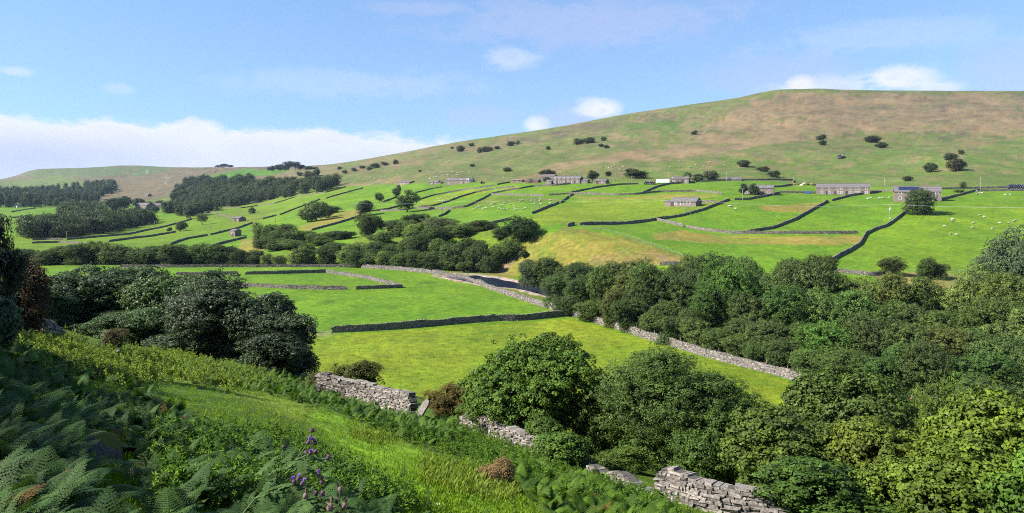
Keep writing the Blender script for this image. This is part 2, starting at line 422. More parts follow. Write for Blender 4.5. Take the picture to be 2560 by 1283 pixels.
# far moor
mo = (PXg < 760) & (hm > .5) & (Yg > 1500)
blend(mo, C_HEATH * .9 + C_HILL * .2)
blend(mo & hp([(40,432),(200,414),(400,412),(420,430),(360,436),(200,440),(90,452)]), np.array([.115, .17, .055]), .85)
blend(mo & (hn2 > .25), C_TAN * .8, .4)
blend(mo & hp([(-200,470),(110,448),(260,452),(300,456),(250,500),(-200,540)]), np.array([.12, .20, .03]), .7)
blend(pip([(500,440),(540,436),(600,424),(700,420),(760,424),(660,440),(560,446),(470,452)], PXg, jy) & (Yg > 1400), np.array([.10, .23, .015]), .95)
blend(pip([(650,452),(760,425),(850,412),(880,430),(800,452),(700,460)], hx, hy) & (Yg > 1200), C_TAN * .75 + C_HILL * .3, .7)
for pl in [[(408,440),(420,446),(416,452),(412,458),(418,461)], [(366,424),(368,432)]]:
    dp = np.full(Z.shape, 1e9)
    for (a, b), (c, d) in zip(pl[:-1], pl[1:]):
        t = np.clip(((PXg - a) * (c - a) + (PYg - b) * (d - b)) / ((c - a)**2 + (d - b)**2), 0, 1)
        dp = np.minimum(dp, np.hypot((PXg - a - t * (c - a)) / 2.2, PYg - b - t * (d - b)))
    blend((dp < .8) & (Yg > 1500), np.array([.4, .37, .32]), .55)
# near slope
nm = (1 - ss(sg, 40, 60)) * (Yg < 90)
blend(nm, np.array([.11, .20, .014]))
PATH = [(230,905),(330,905),(560,950),(760,1005),(960,1080),(1130,1165),(1330,1300),(1040,1300),(1000,1215),(900,1140),(800,1075),(640,1000),(420,950)]
blend(pip(PATH, jx, jy) & (Yg < 70), np.array([.19, .36, .014]), .95)
blend(pip([(270,890),(560,930),(800,1010),(760,1060),(560,980),(330,930)], jx, jy) & (Yg < 80), np.array([.2, .24, .03]), .6)
blend(np.clip(nm * ss(nz2, .1, .5), 0, 1), np.array([.15, .13, .04]), .35)
# broad natural variation of the sward
sw = fbm(X / 9, Yg / 26, 111, 3) * (Yg > 90); mw = fbm(X / 3.2, Yg / 5, 113, 2) * (Yg > 90) * (Yg < 700)
Cg *= (1 + .16 * sw + .12 * mw)[..., None]; Cg[..., 0] *= 1 + .2 * sw
Cg *= (1 + .16 * nz1 + .10 * nz2 * (Yg < 400) + .12 * fbm(X / 70, Yg / 90, 91))[..., None]
Cg = np.clip(Cg * .51, .004, .6)

gi = np.arange(NV * NU).reshape(NV, NU)
Fq = np.stack([gi[:-1, :-1], gi[:-1, 1:], gi[1:, 1:], gi[1:, :-1]], -1).reshape(-1, 4)
V = np.stack([X, Yg, Z], -1).reshape(-1, 3); Cv = Cg.reshape(-1, 3)
# ground behind and beneath the viewpoint continues the same sheet
bx = np.linspace(-22, 22, NU); rows_b = []
base = NV * NU; Vb = []
for by in (-2., -18.):
    xx = np.where(by > -5, U * 3.2, bx); Vb.append(np.c_[xx, np.full(NU, by), near_z(xx, np.full(NU, by))])
V = np.vstack([V] + Vb); Cv = np.vstack([Cv, np.tile([.034, .066, .008], (2 * NU, 1))])
r0, r1, r2 = gi[0], base + np.arange(NU), base + NU + np.arange(NU)
for a, b in ((r1, r0), (r2, r1)):
    Fq = np.vstack([Fq, np.stack([a[:-1], a[1:], b[1:], b[:-1]], -1)])

M_GROUND, nt, out = mat('meadow_ground')
pos = N(nt, 'NewGeometry').outputs['Position']
vc = N(nt, 'Attribute', attribute_name='Col').outputs['Color']
n_f = NOISE(nt, pos, 5.0, 4, .65); n_m = NOISE(nt, pos, .55, 4, .6); n_l = NOISE(nt, pos, .09, 3, .55)
f1 = MR(nt, n_f, .3, .7, .66, 1.34, 'LINEAR'); f2 = MR(nt, n_m, .3, .7, .70, 1.3, 'LINEAR'); f3 = MR(nt, n_l, .3, .7, .86, 1.14, 'LINEAR')
k = MA(nt, 'MULTIPLY', MA(nt, 'MULTIPLY', f1, f2), f3)
cc = N(nt, 'VectorMath', operation='SCALE'); nt.links.new(vc, cc.inputs[0]); nt.links.new(k, cc.inputs['Scale'])
c2 = MIX(nt, MR(nt, n_m, .56, .72, 0, .35), cc.outputs[0], MIX(nt, 1., cc.outputs[0], (1.5, 1.12, 1.2), 'MULTIPLY'))
hgt = MA(nt, 'ADD', MA(nt, 'MULTIPLY', n_f, .25), n_m)
nt.links.new(BSDF(nt, c2, .9, .12, BUMP(nt, hgt, .7, .35)), out.inputs[0])
ground = link('ground', mk_mesh('ground', V, Fq, True, {'Col': Cv}, (M_GROUND,))); tag(ground, kind='structure')

# river water
rw = rp[:-1]; rs = np.linspace(0, len(rw) - 1, 60); rr = np.array([np.interp(rs, range(len(rw)), rw[:, i]) for i in range(3)]).T
tt = np.gradient(rr[:, :2], axis=0); tt /= np.linalg.norm(tt, axis=1)[:, None]; nn = np.c_[-tt[:, 1], tt[:, 0]]
lv = np.minimum(tz(rr[:, 0], rr[:, 1]).min(), 0) + 0 * rr[:, 0]
lv = tz(rr[:, 0], rr[:, 1]) + .55
lv = np.array([np.mean(lv[max(0, i-8):i+9]) for i in range(60)])
Vw = []; ws = [-1, -.5, 0, .5, 1]
for i in range(60):
    for a in ws:
        q = rr[i, :2] + nn[i] * a * (6.0 + .6 * math.sin(i * 1.3 + a)); Vw.append((q[0], q[1], lv[i]))
Fw = [(i*5+j, (i+1)*5+j, (i+1)*5+j+1, i*5+j+1) for i in range(59) for j in range(4)]
M_WATER, nt, out = mat('peaty_water')
pos = N(nt, 'NewGeometry').outputs['Position']
nt.links.new(BSDF(nt, (.016, .022, .05), .06, .6, BUMP(nt, NOISE(nt, pos, 2.5, 3), .12, .05)), out.inputs[0])
tag(link('river', mk_mesh('river', Vw, Fw, True, mats=(M_WATER,))), kind='structure')
# ---------------------------------------------------------------- trees
def unit(v): return v / (np.linalg.norm(v, axis=-1, keepdims=True) + 1e-9)
def diamonds(Pc, Nr, size, r, tint, asp=.55, fold=.18):
    """leaf-like folded diamonds at Pc, lying across Nr"""
    n = len(Pc); a = unit(np.cross(Nr, unit(r.normal(size=(n, 3))))); b = np.cross(Nr, a)
    s = size[:, None]; up = Nr * s * fold
    V = np.stack([Pc - a*s*.5, Pc + b*s*asp*.5 - up, Pc + a*s*.5, Pc - b*s*asp*.5 - up], 1).reshape(-1, 3)
    return V, np.arange(4 * n).reshape(n, 4), np.repeat(tint, 4)

def crown(n, leaf, seed, zlo=.10, nl=34, lobe=.17, asp=.6, flat=1., lean=0., spray=.06, core=1., cone=0., per=22, env=.24, tuft=1.25):
    """lobes on an uneven envelope, leaf clumps on the lobes, leaves in the clumps"""
    r = np.random.default_rng(seed); hz = (1 - zlo) / 2; c0 = np.array([0, 0, zlo + hz])
    d = unit(r.normal(size=(nl, 3))); f = r.uniform(.45, 1, nl) ** .5
    ph = r.uniform(0, 6.28, 6); ev = lambda q: 1 + env * (.5 * np.sin(q[:, 0] * 3.1 + ph[0] + q[:, 2] * 2) + .5 * np.sin(q[:, 1] * 3.7 + ph[1] - q[:, 2] * 2.3) + .4 * np.sin(q[:, 0] * 5.3 - q[:, 1] * 4.1 + ph[2])) - env * .25
    rl = lobe * r.uniform(.45, 1.35, nl)
    C = d * (f * ev(d))[:, None] * np.stack([.5 - rl*.8, .5 - rl*.8, hz - rl*.75], -1) + c0
    C[:, 2] = np.maximum(C[:, 2], zlo + rl * .3)
    if zlo < .05: C[::4, 2] = zlo + r.uniform(.06, .24, len(C[::4])); C[::4, :2] *= .85
    C[:, 0] += lean * (C[:, 2] - zlo)
    if cone:
        q = 1 - cone * ((C[:, 2] - zlo) / (1 - zlo)); C[:, :2] *= q[:, None]; rl = rl * (.4 + .6 * q)
    for it in range(12):                                            # every lobe touches its neighbours
        D = np.linalg.norm(C[:, None] - C[None], axis=2) / (rl[:, None] + rl[None]) + np.eye(nl) * 9; far_ = np.sort(D, axis=1)[:, 1] > .62
        if not far_.any(): break
        C[far_] += (c0 * np.array([1, 1, .9]) - C[far_]) * .12
    lt = r.uniform(0, 1, nl); M = max(8, int(n / per)); k = r.choice(nl, M * 3, p=rl**2 / (rl**2).sum())
    dd = unit(r.normal(size=(len(k), 3)) + np.array([0, 0, .2])); rr = rl[k] * r.uniform(.70, 1.12, len(k)); e = r.random(len(k)) < spray; rr[e] *= r.uniform(1.04, 1.24, e.sum())
    Q = C[k] + dd * rr[:, None] * np.array([1, 1, .82 * flat]); keep = np.ones(len(k), bool)
    for i in range(nl):
        q = np.linalg.norm((Q - C[i]) / rl[i], axis=1); keep &= ~((q < .66) & (k != i) & (r.random(len(k)) < .95))
    keep &= Q[:, 2] > zlo * .4
    ix = np.flatnonzero(keep)[:M]; Q, k, dd = Q[ix], k[ix], dd[ix]; m = len(Q)
    cn = unit(dd * 1.0 + unit(Q - c0) * .2 + r.normal(size=(m, 3)) * .28 + np.array([0, 0, .2])); ct = r.uniform(0, 1, m)
    g = np.repeat(np.arange(m), per); cs = r.uniform(.65, 1.4, m)[g][:, None]
    ou = unit(r.normal(size=(m * per, 3)) + cn[g] * .7); off = ou * (r.uniform(.45, 1.05, m * per) ** .6)[:, None] * leaf * tuft * 1.7 * cs
    Pp = Q[g] + off * np.array([1, 1, .8])
    Nr = unit(cn[g] * .35 + ou * .9 + r.normal(size=Pp.shape) * .32); ti = np.clip(-.02 + .24 * lt[k][g] + .40 * ct[g] + .34 * r.random(len(g)), 0, .93)
    V, Fa, T = diamonds(Pp, Nr, leaf * r.uniform(.55, 1.35, len(g)), r, ti, asp)
    if core:                                                        # inner foliage, tinted dark to stand for shade, keeps the middle from being see-through
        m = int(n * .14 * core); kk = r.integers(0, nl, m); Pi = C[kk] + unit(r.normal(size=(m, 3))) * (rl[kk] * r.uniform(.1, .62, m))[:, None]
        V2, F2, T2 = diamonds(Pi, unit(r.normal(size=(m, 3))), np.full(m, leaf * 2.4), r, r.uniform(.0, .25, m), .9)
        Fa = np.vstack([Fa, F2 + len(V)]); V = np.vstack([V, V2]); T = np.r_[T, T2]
    return V, Fa, T, C, rl

def crown_mesh(name, m, **k):
    V, Fa, T, C, rl = crown(**k); me = mk_mesh(name, V, Fa, False, {'tint': T}, (m,)); return me, C

def trunk_mesh(name, C, seed, r0=.03, stems=1, zt=.45, nlimb=12, sides=6):
    r = np.random.default_rng(seed); b = MB()
    for s in range(stems):
        a = r.uniform(0, 6.28); off = np.array([math.cos(a), math.sin(a), 0]) * (.05 if stems > 1 else 0)
        top = np.array([off[0] * 3, off[1] * 3, zt])
        ts = np.linspace(0, 1, 6); wig = r.normal(size=(6, 3)) * .012 * np.array([1, 1, 0]); wig[0] = 0
        Pp = (off * 1)[None] * (1 - ts[:, None]) + top[None] * ts[:, None] + wig; Pp[0, 2] = -.06
        b.tube(Pp, (r0 / math.sqrt(stems)) * (1.25 - .75 * ts) * np.r_[1.35, 1, 1, 1, 1, 1], sides)
        for c in C[r.choice(len(C), min(nlimb, len(C)), replace=False)]:
            h = r.uniform(.35, 1); i = h * 5; st = Pp[int(i)] if i < 5 else Pp[5]
            md = (st + c) / 2 + np.array([0, 0, -.03]) + r.normal(size=3) * .02
            b.tube([st, md, c], [r0 * .42 * (1.2 - .5 * h), r0 * .28, r0 * .1], 5)
    return mk_mesh(name, np.concatenate(b.V), b.F, True, mats=(M_BARK,))

PROTO = {}
def proto(key, n, nvar, m, tk=None, **k):
    L = []
    for i in range(nvar):
        me, C = crown_mesh(key + '_crown', m, n=n, seed=hash_(key) + i, **k)
        L.append((me, trunk_mesh(key + '_trunk', C, i + 5, **(tk or {}))))
    PROTO[key] = L
def hash_(s): return sum(ord(c) * (i + 3) for i, c in enumerate(s)) * 13
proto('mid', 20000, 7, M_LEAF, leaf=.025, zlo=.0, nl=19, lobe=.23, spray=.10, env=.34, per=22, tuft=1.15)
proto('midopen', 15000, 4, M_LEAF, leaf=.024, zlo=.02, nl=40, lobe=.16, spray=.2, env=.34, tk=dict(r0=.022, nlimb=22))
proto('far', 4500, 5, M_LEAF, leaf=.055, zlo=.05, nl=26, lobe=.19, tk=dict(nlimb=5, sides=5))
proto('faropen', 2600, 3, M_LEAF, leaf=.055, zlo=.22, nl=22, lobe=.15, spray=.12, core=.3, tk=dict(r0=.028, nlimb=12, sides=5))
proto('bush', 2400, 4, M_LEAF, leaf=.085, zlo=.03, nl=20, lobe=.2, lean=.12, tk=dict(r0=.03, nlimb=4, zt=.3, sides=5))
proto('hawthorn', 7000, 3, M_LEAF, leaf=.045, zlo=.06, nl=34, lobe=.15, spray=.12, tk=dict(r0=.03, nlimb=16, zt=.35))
proto('conifer', 3000, 2, M_LEAF, leaf=.06, zlo=.06, nl=44, lobe=.14, cone=.85, flat=.6, tk=dict(nlimb=3, zt=.8, sides=5))

def tree(name, key, p, w, h, color, label, cat='tree', group=None, rz=None, meshes=None, nvar=None):
    e = empty(name, p, random.uniform(0, 6.28) if rz is None else rz, label=label, cat=cat, group=group)
    cm, tm = meshes or (PROTO[key][random.randrange(len(PROTO[key]))] if nvar is None else PROTO[key][nvar])
    j = random.uniform(.88, 1.12)
    c = link('crown', cm, e, sc=(w * j, w / j, h), color=tuple(x * random.uniform(.95, 1.05) for x in color))
    link('trunk', tm, e, sc=(w, w, h))
    return e
def ptop(px, pytop, Y):                                             # ground point and the height that reaches a photo row
    p = at(px, Y); return p, max(4.5, (HZ - pytop) / F * Y - p[2])

DKG = (.056, .095, .030); MDG = (.074, .125, .036); LTG = (.105, .16, .045); OLV = (.085, .12, .034); BLG = (.052, .09, .05); GRY_G = (.095, .13, .065); HAW = (.05, .07, .03)

# ---------------------------------------------------------------- drystone walls
def wall(pts, label, h=1.5, th=.6, sl=.7, ch=.28, name='drystone_wall', ymin=75., m=None, ruin=.10, group='drystone field walls', cope=True, end=.6, seed=None, cat='wall', jit=.13):
    r = np.random.default_rng(int(pts[0][0] * 31 + pts[0][1] * 7) if seed is None else seed)
    P = hits([p[0] for p in pts], [p[1] for p in pts], ymin) if len(pts[0]) == 2 else np.array(pts, float)
    seg = np.hypot(*np.diff(P[:, :2], axis=0).T); S = np.r_[0, np.cumsum(seg)]; L = S[-1]
    n = max(8, int(L / max(.25, sl * .5))); s = np.linspace(0, L, n)
    x = np.interp(s, S, P[:, 0]); y = np.interp(s, S, P[:, 1])
    g = max(1, min(7, n // 8)); kn = np.ones(2 * g + 1) / (2 * g + 1)
    if len(pts) > 2:
        xp = np.convolve(np.pad(x, g, mode='reflect', reflect_type='odd'), kn, 'valid'); yp = np.convolve(np.pad(y, g, mode='reflect', reflect_type='odd'), kn, 'valid'); x, y = xp, yp
    z = tz(x, y); tx = np.gradient(x); ty = np.gradient(y); q = np.hypot(tx, ty); tx /= q; ty /= q
    top = h * (1 + ruin * 2.2 * fbm(s / 6, s * 0 + r.uniform(0, 99), 5, 3) + ruin * vnoise(s / 1.5, s * 0 + 3.3, 8))
    top *= np.minimum(1, .72 + .28 * np.minimum(s, L - s) / (end + 1e-6))
    o = np.array([x[0], y[0], z[0]])
    b_V = []; 
    # core
    wb = th * .40; core = []
    for i in range(n):
        for sd, zz in ((-1, -.3), (-.62, top[i] * .93), (.62, top[i] * .93), (1, -.3)):
            core.append((x[i] - ty[i] * sd * wb, y[i] + tx[i] * sd * wb, z[i] + zz))
    core = np.array(core); Fc = [(i*4+j, (i+1)*4+j, (i+1)*4+j+1, i*4+j+1) for i in range(n - 1) for j in range(3)] + [(0, 1, 2, 3), (4*n-4, 4*n-1, 4*n-2, 4*n-3)]
    # stones
    nc = max(3, int(h * 1.15 / ch)); SS, ZZ, LL, HH, DD, RX = [], [], [], [], [], []
    for k in range(nc):
        z0 = (k + .5) * h * 1.0 / (nc - 1) - h * .5 / (nc - 1); p = -r.uniform(0, sl)
        while p < L:
            l = sl * r.choice([.4, .6, .8, 1., 1.3, 1.8]) * r.uniform(.8, 1.2); c = p + l / 2
            if 0 <= c <= L and z0 + ch * .4 < np.interp(c, s, top):
                SS.append(c); ZZ.append(z0 + r.normal() * ch * .08); LL.append(l * .96); HH.append(ch * r.uniform(.6, 1.25)); DD.append(th * (1 - .33 * z0 / h) * r.uniform(.84, 1.14)); RX.append(r.normal() * .07)
            p += l
    if cope:
        p = 0
        while p < L:
            l = sl * r.uniform(.3, .6)
            SS.append(min(p + l / 2, L)); hh = ch * r.uniform(.5, 1.4); ZZ.append(np.interp(p, s, top) + hh * .2); LL.append(l * .9); HH.append(hh); DD.append(th * .68 * r.uniform(.8, 1.1)); RX.append(r.normal() * .2)
            p += l
    SS = np.array(SS); m_ = len(SS)
    cx = np.interp(SS, s, x); cyy = np.interp(SS, s, y); cz = np.interp(SS, s, z) + np.array(ZZ); dx = np.interp(SS, s, tx); dy = np.interp(SS, s, ty)
    box = np.array([(-1,-1,-1),(1,-1,-1),(1,1,-1),(-1,1,-1),(-1,-1,1),(1,-1,1),(1,1,1),(-1,1,1)], float) * .5
    B = box[None] * np.stack([LL, DD, HH], -1)[:, None, :] * (1 + r.normal(size=(m_, 8, 3)) * jit) * np.array([.98, 1, .98])
    ra = np.array(RX)[:, None]; slope = np.interp(SS, s, np.gradient(z) / (L / (n - 1)))[:, None]
    bx, bz = B[..., 0] * np.cos(ra) - B[..., 2] * np.sin(ra), B[..., 0] * np.sin(ra) + B[..., 2] * np.cos(ra) + B[..., 0] * slope
    VV = np.stack([cx[:, None] + bx * dx[:, None] - B[..., 1] * dy[:, None], cyy[:, None] + bx * dy[:, None] + B[..., 1] * dx[:, None], cz[:, None] + bz], -1).reshape(-1, 3)
    Fb = (np.array(BOXF)[None] + (np.arange(m_) * 8)[:, None, None]).reshape(-1, 4) + len(core)
    V = np.vstack([core, VV]) - o; Fa = np.vstack([np.array(Fc), Fb]); mi = np.r_[np.ones(len(Fc)), np.zeros(len(Fb))]
    ob = link(name, mk_mesh(name, V, Fa, False, mats=(m or M_WALL, M_WALLC), mi=mi), loc=o)
    return tag(ob, label, cat, group, 'thing')

# ---------------------------------------------------------------- buildings
def gable_shell(b, w, d, he, hr, x0=None):
    x0 = -w / 2 if x0 is None else x0; x1 = x0 + w
    V = [(x0,0,-1.2),(x1,0,-1.2),(x1,d,-1.2),(x0,d,-1.2),(x0,0,he),(x1,0,he),(x1,d,he),(x0,d,he),(x0,d/2,he+hr),(x1,d/2,he+hr)]
    b.add(V, [(0,1,5,4),(2,3,7,6),(1,2,6,9,5),(3,0,4,8,7),(4,5,9,8),(6,7,8,9)])
def roof_piece(b, w, d, he, hr, x0=None, ov=.25, t=.16, ys=0.):
    x0 = (-w / 2 if x0 is None else x0) - ov; x1 = x0 + w + 2 * ov; k = hr / (d / 2); yo = .3
    for sg_ in (0, 1):
        ya, yb = (-yo, d / 2) if sg_ == 0 else (d + yo, d / 2); za = he - yo * k
        n = 8
        for i in range(n):                                          # slate courses lap one over the other
            f0, f1 = i / n, (i + 1) / n
            y0_, y1_ = ya + (yb - ya) * f0, ya + (yb - ya) * f1; z0_, z1_ = za + (he + hr - za) * f0, za + (he + hr - za) * f1
            V = [(x0,y0_,z0_+.05),(x1,y0_,z0_+.05),(x1,y1_,z1_+.05),(x0,y1_,z1_+.05),(x0,y0_,z0_+t+.03),(x1,y0_,z0_+t+.03),(x1,y1_,z1_+t),(x0,y1_,z1_+t)]
            b.add(V, BOXF)
    b.box(x0 - .02, x1 + .02, d / 2 - .16, d / 2 + .16, he + hr + t - .1, he + hr + t + .1)
def house(name, label, px, py, wpx, hpx, rpx, rot=-20, depth=6., wins=(), doors=(), chim=(), mwall=None, mroof=None, ymin=200., cat='house', group=None, Y=None, leanto=None, grow=1.0):
    p = hit(px, py, ymin) if Y is None else at(px, Y); k = p[1] / F
    w = wpx * k / max(.5, math.cos(math.radians(rot))) * grow; he = hpx * k; hr = rpx * k
    e = empty(name, p, math.radians(rot), label=label, cat=cat, group=group)
    b = MB(); gable_shell(b, w, depth, he, hr)
    b.build('wall', mwall or M_HSTONE, e)
    b = MB(); roof_piece(b, w, depth, he, hr); rf = b.build('roof', mroof or M_ROOF, e)
    for c in chim:
        b = MB(); cx = (c - .5) * (w - 1.0); zt = he + hr
        b.box(cx - .45, cx + .45, depth/2 - .4, depth/2 + .4, zt - .5, zt + .95).box(cx - .55, cx + .55, depth/2 - .5, depth/2 + .5, zt + .95, zt + 1.08)
        for q in (-.2, .2): b.tube([(cx + q, depth/2, zt + 1.07), (cx + q, depth/2, zt + 1.5)], [.13, .10], 6)
        b.build('chimney', M_HSTONE, rf)
    for (fx, fz, ww, wh) in wins:                                   # centre as a share of the width, sill height, size in metres
        cx = (fx - .5) * w; b = MB(); t = .2
        b.box(cx - ww/2 - t, cx + ww/2 + t, -.05, .02, fz - .14, fz)
        b.box(cx - ww/2 - t, cx - ww/2, -.04, .02, fz, fz + wh).box(cx + ww/2, cx + ww/2 + t, -.04, .02, fz, fz + wh)
        b.box(cx - ww/2 - t, cx + ww/2 + t, -.04, .02, fz + wh, fz + wh + .16).box(cx - .035, cx + .035, -.03, .02, fz, fz + wh).box(cx - ww/2, cx + ww/2, -.032, .02, fz + wh*.48, fz + wh*.54)
        f = b.build('window', M_WHITE, e)
        MB().box(cx - ww/2, cx + ww/2, -.012, .02, fz, fz + wh).build('pane', M_DARK, f)
    for (fx, ww, wh) in doors:
        cx = (fx - .5) * w; d = MB().box(cx - ww/2, cx + ww/2, -.03, .02, 0, wh)
        d.box(cx - ww/2 - .14, cx - ww/2, -.05, .02, 0, wh + .16).box(cx + ww/2, cx + ww/2 + .14, -.05, .02, 0, wh + .16).box(cx - ww/2, cx + ww/2, -.05, .02, wh, wh + .18)
        d.build('door', M_DOOR, e)
    if leanto:
        x0, lw, ld, lh0, lh1 = leanto; b = MB()
        b.add([(x0,0,-1),(x0+lw,0,-1),(x0+lw,ld,-1),(x0,ld,-1),(x0,0,lh0),(x0+lw,0,lh0),(x0+lw,ld,lh1),(x0,ld,lh1)], BOXF); b.build('lean_to', mwall or M_HSTONE, e)
        b = MB(); b.add([(x0-.2,-.2,lh0-.02),(x0+lw+.2,-.2,lh0-.02),(x0+lw+.2,ld,lh1+.03),(x0-.2,ld,lh1+.03),(x0-.2,-.2,lh0+.1),(x0+lw+.2,-.2,lh0+.1),(x0+lw+.2,ld,lh1+.16),(x0-.2,ld,lh1+.16)], BOXF); b.build('roof', mroof or M_ROOF, e)
    return e

# ---------------------------------------------------------------- sheep and cattle
def beast(L, hgt, wd, head_drop, leg, hl=.24, tail=True):
    """one continuous skin of rings along the spine, plus legs grown into the belly"""
    b = MB(); st = [(-.50,.60,.18),(-.46,.62,.72),(-.30,.60,1.0),(0,.57,1.04),(.26,.58,1.0),(.42,.63,.78),(.52,.70-head_drop*.3,.46),(.60,.76-head_drop*.8,.33),(.68,.74-head_drop,.34),(.78,.68-head_drop,.26),(.86,.62-head_drop,.15)]
    Pp = [(x * L, 0, z * hgt) for x, z, _ in st]; R = [wd * .5 * q for _, _, q in st]
    V, Fa = tube(Pp, R, 10); V[:, 2] = np.where(np.abs(V[:, 0]) < .5 * L, (V[:, 2] - .58 * hgt) * 1.12 + .58 * hgt, V[:, 2]); b.add(V, Fa)
    for x in (-.36, .34):
        for s in (-1, 1):
            y = s * wd * .26
            kn = .03 if x > 0 else -.05
            b.tube([(x*L, y, .45*hgt), ((x + kn) * L, y, .24*hgt), (x*L, y, 0)], [leg*1.8, leg, leg*.8], 6, 1)
    for s in (-1, 1):
        b.add([(.62*L, s*wd*.14, (.80-head_drop*.9)*hgt), (.60*L, s*wd*.34, (.80-head_drop*.9)*hgt), (.66*L, s*wd*.30, (.74-head_drop*.9)*hgt), (.61*L, s*wd*.22, (.84-head_drop*.9)*hgt)], [(0,1,2),(0,3,1),(1,3,2),(0,2,3)], 1)
    if tail: b.tube([(-.49*L, 0, .66*hgt), (-.54*L, 0, .5*hgt), (-.53*L, 0, .32*hgt)], [leg*.7, leg*.5, leg*.5], 5, 1)
    return b
bs = beast(1.25, .95, .62, .0, .035); ME_SHEEP = mk_mesh('sheep', np.concatenate(bs.V), bs.F, True, mats=(M_WOOL, M_FACE), mi=bs.M)
bs = beast(1.25, .95, .62, .42, .035); ME_SHEEPG = mk_mesh('sheep_grazing', np.concatenate(bs.V), bs.F, True, mats=(M_WOOL, M_FACE), mi=bs.M)
def cow_mesh(col, nm):
    m = simple_mat(nm, col, .8, .2, .2, 1.5); b = beast(2.1, 1.45, .85, .25, .06); return mk_mesh(nm, np.concatenate(b.V), b.F, True, mats=(m, m), mi=b.M)
COWS = {c: cow_mesh(v, c + '_coat') for c, v in dict(ginger=(.5, .2, .06), black=(.02, .018, .016), white=(.75, .68, .55)).items()}

# ---------------------------------------------------------------- poles, fences, wires
def pole(px, pybase, pytop, label, arm=True, box=False, ymin=150., Y=None, group='wooden power poles across the dale'):
    p = hit(px, pybase, ymin) if Y is None else at(px, Y); h = (pybase - pytop) / F * p[1]
    e = empty('power_pole', p, random.uniform(-.3, .3), label=label, cat='power pole', group=group)
    MB().tube([(0,0,-.5),(0,0,h*.5),(0,0,h)], [.17,.15,.12], 8).build('post', M_POLE, e, True)
    if arm:
        MB().box(-.9, .9, -.07, .07, h - .32, h - .2).build('crossarm', M_POLE, e)
        for x in (-.8, 0.18, .8): MB().tube([(x,0,h-.2),(x,0,h-.08),(x,0,h+.02)], [.05,.07,.03], 6).build('insulator', M_WHITE, e)
    if box:
        MB().box(-.42, .42, -.5, -.1, h*.66, h*.66 + .9).tube([(-.22,-.3,h*.66+.9),(-.22,-.3,h*.66+1.2)], .06, 6).tube([(.22,-.3,h*.66+.9),(.22,-.3,h*.66+1.2)], .06, 6).build('transformer', M_METAL, e)
        MB().box(-.2, .25, -.32, -.12, 1.1, 2.0).build('switch_box', M_METAL, e)
    return e, np.array(p) + np.array([0, 0, h])
def wire(A, B, sag, label, r=.02):
    t = np.linspace(0, 1, 40)[:, None]; Pp = A * (1 - t) + B * t; Pp[:, 2] -= sag * 4 * (t * (1 - t))[:, 0]
    b = MB(); b.tube(Pp - A, r, 4); o = b.build('power_line', M_METAL); o.location = A; return tag(o, label, 'power line', 'overhead power lines')
def fence(pts, label, gap=3., h=1.1, name='post_fence', ymin=75., wires=True, r=.05, off=(0, 0)):
    P = hits([p[0] for p in pts], [p[1] for p in pts], ymin); P[:, 0] += off[0]; P[:, 1] += off[1]
    S = np.r_[0, np.cumsum(np.hypot(*np.diff(P[:, :2], axis=0).T))]; n = int(S[-1] / gap) + 2
    s = np.linspace(0, S[-1], n); x = np.interp(s, S, P[:, 0]); y = np.interp(s, S, P[:, 1]); z = tz(x, y)
    e = empty(name, (x[0], y[0], z[0]), label=label, cat='fence'); O = np.array([x[0], y[0], z[0]])
    for i in range(min(n, 95)):
        q = np.array([x[i], y[i], z[i]]) - O; j = np.random.default_rng(i).normal(size=2) * .05
        MB().tube([q + (0,0,-.3), q + (j[0],j[1],h)], [r, r*.9], 6).build('post', M_WOOD, e)
    if wires:
        b = MB()
        for hh in (.45, .8, 1.02): b.tube(np.c_[x, y, z + hh] - O, .006, 3)
        b.build('wire', M_METAL, e)
    return e
# ---------------------------------------------------------------- field walls
VW = dict(sl=.42, ch=.2, h=1.3, th=.5)
VS = dict(sl=.42, ch=.2, h=1.0, th=.5)                           # valley floor, nearest
wall([(700,833),(745,832),(790,833)], 'stub of drystone wall ending at the gateway beside the big dark shrub', **VW)
wall([(830,832),(900,829),(1000,823),(1100,814),(1180,807),(1240,803),(1300,802),(1420,790)], 'dark drystone wall crossing the valley floor from the gateway to the riverside wall', **VW)
wall([(905,670),(1000,676),(1100,686),(1160,697),(1220,722),(1280,742),(1340,762),(1400,781),(1440,794),(1520,816),(1600,842),(1700,872),(1780,896),(1860,917),(1940,938),(2040,965)], 'long pale drystone wall running beside the riverside trees', m=M_WALLP, **VW)
wall([(300,669),(420,669),(600,668),(760,668),(905,669)], 'dark wall along the far edge of the valley meadow under the tree row', **VS)
wall([(440,688),(495,688),(595,686)], 'short dark wall at the back of the small enclosure, nearest the shrubs', **VS)
wall([(613,687),(700,685),(815,682)], 'straight dark wall at the back of the small enclosure on the meadow', **VS)
wall([(815,682),(870,690),(920,698),(960,708),(1005,720)], 'sunlit curving wall closing the small enclosure on its river side', m=M_WALLP, **VS)
wall([(560,712),(620,717),(700,721),(800,724),(868,725)], 'front wall of the small enclosure, half dark and half sunlit', **VS)
wall([(890,724),(950,722),(1005,720)], 'short dark wall at the rounded corner of the small enclosure', **VS)
FW = dict(sl=.7, ch=.24, h=1.15, th=.42)                            # across the river
FZ = dict(sl=.9, ch=.28, h=1.12, th=.42)                              # upper fields
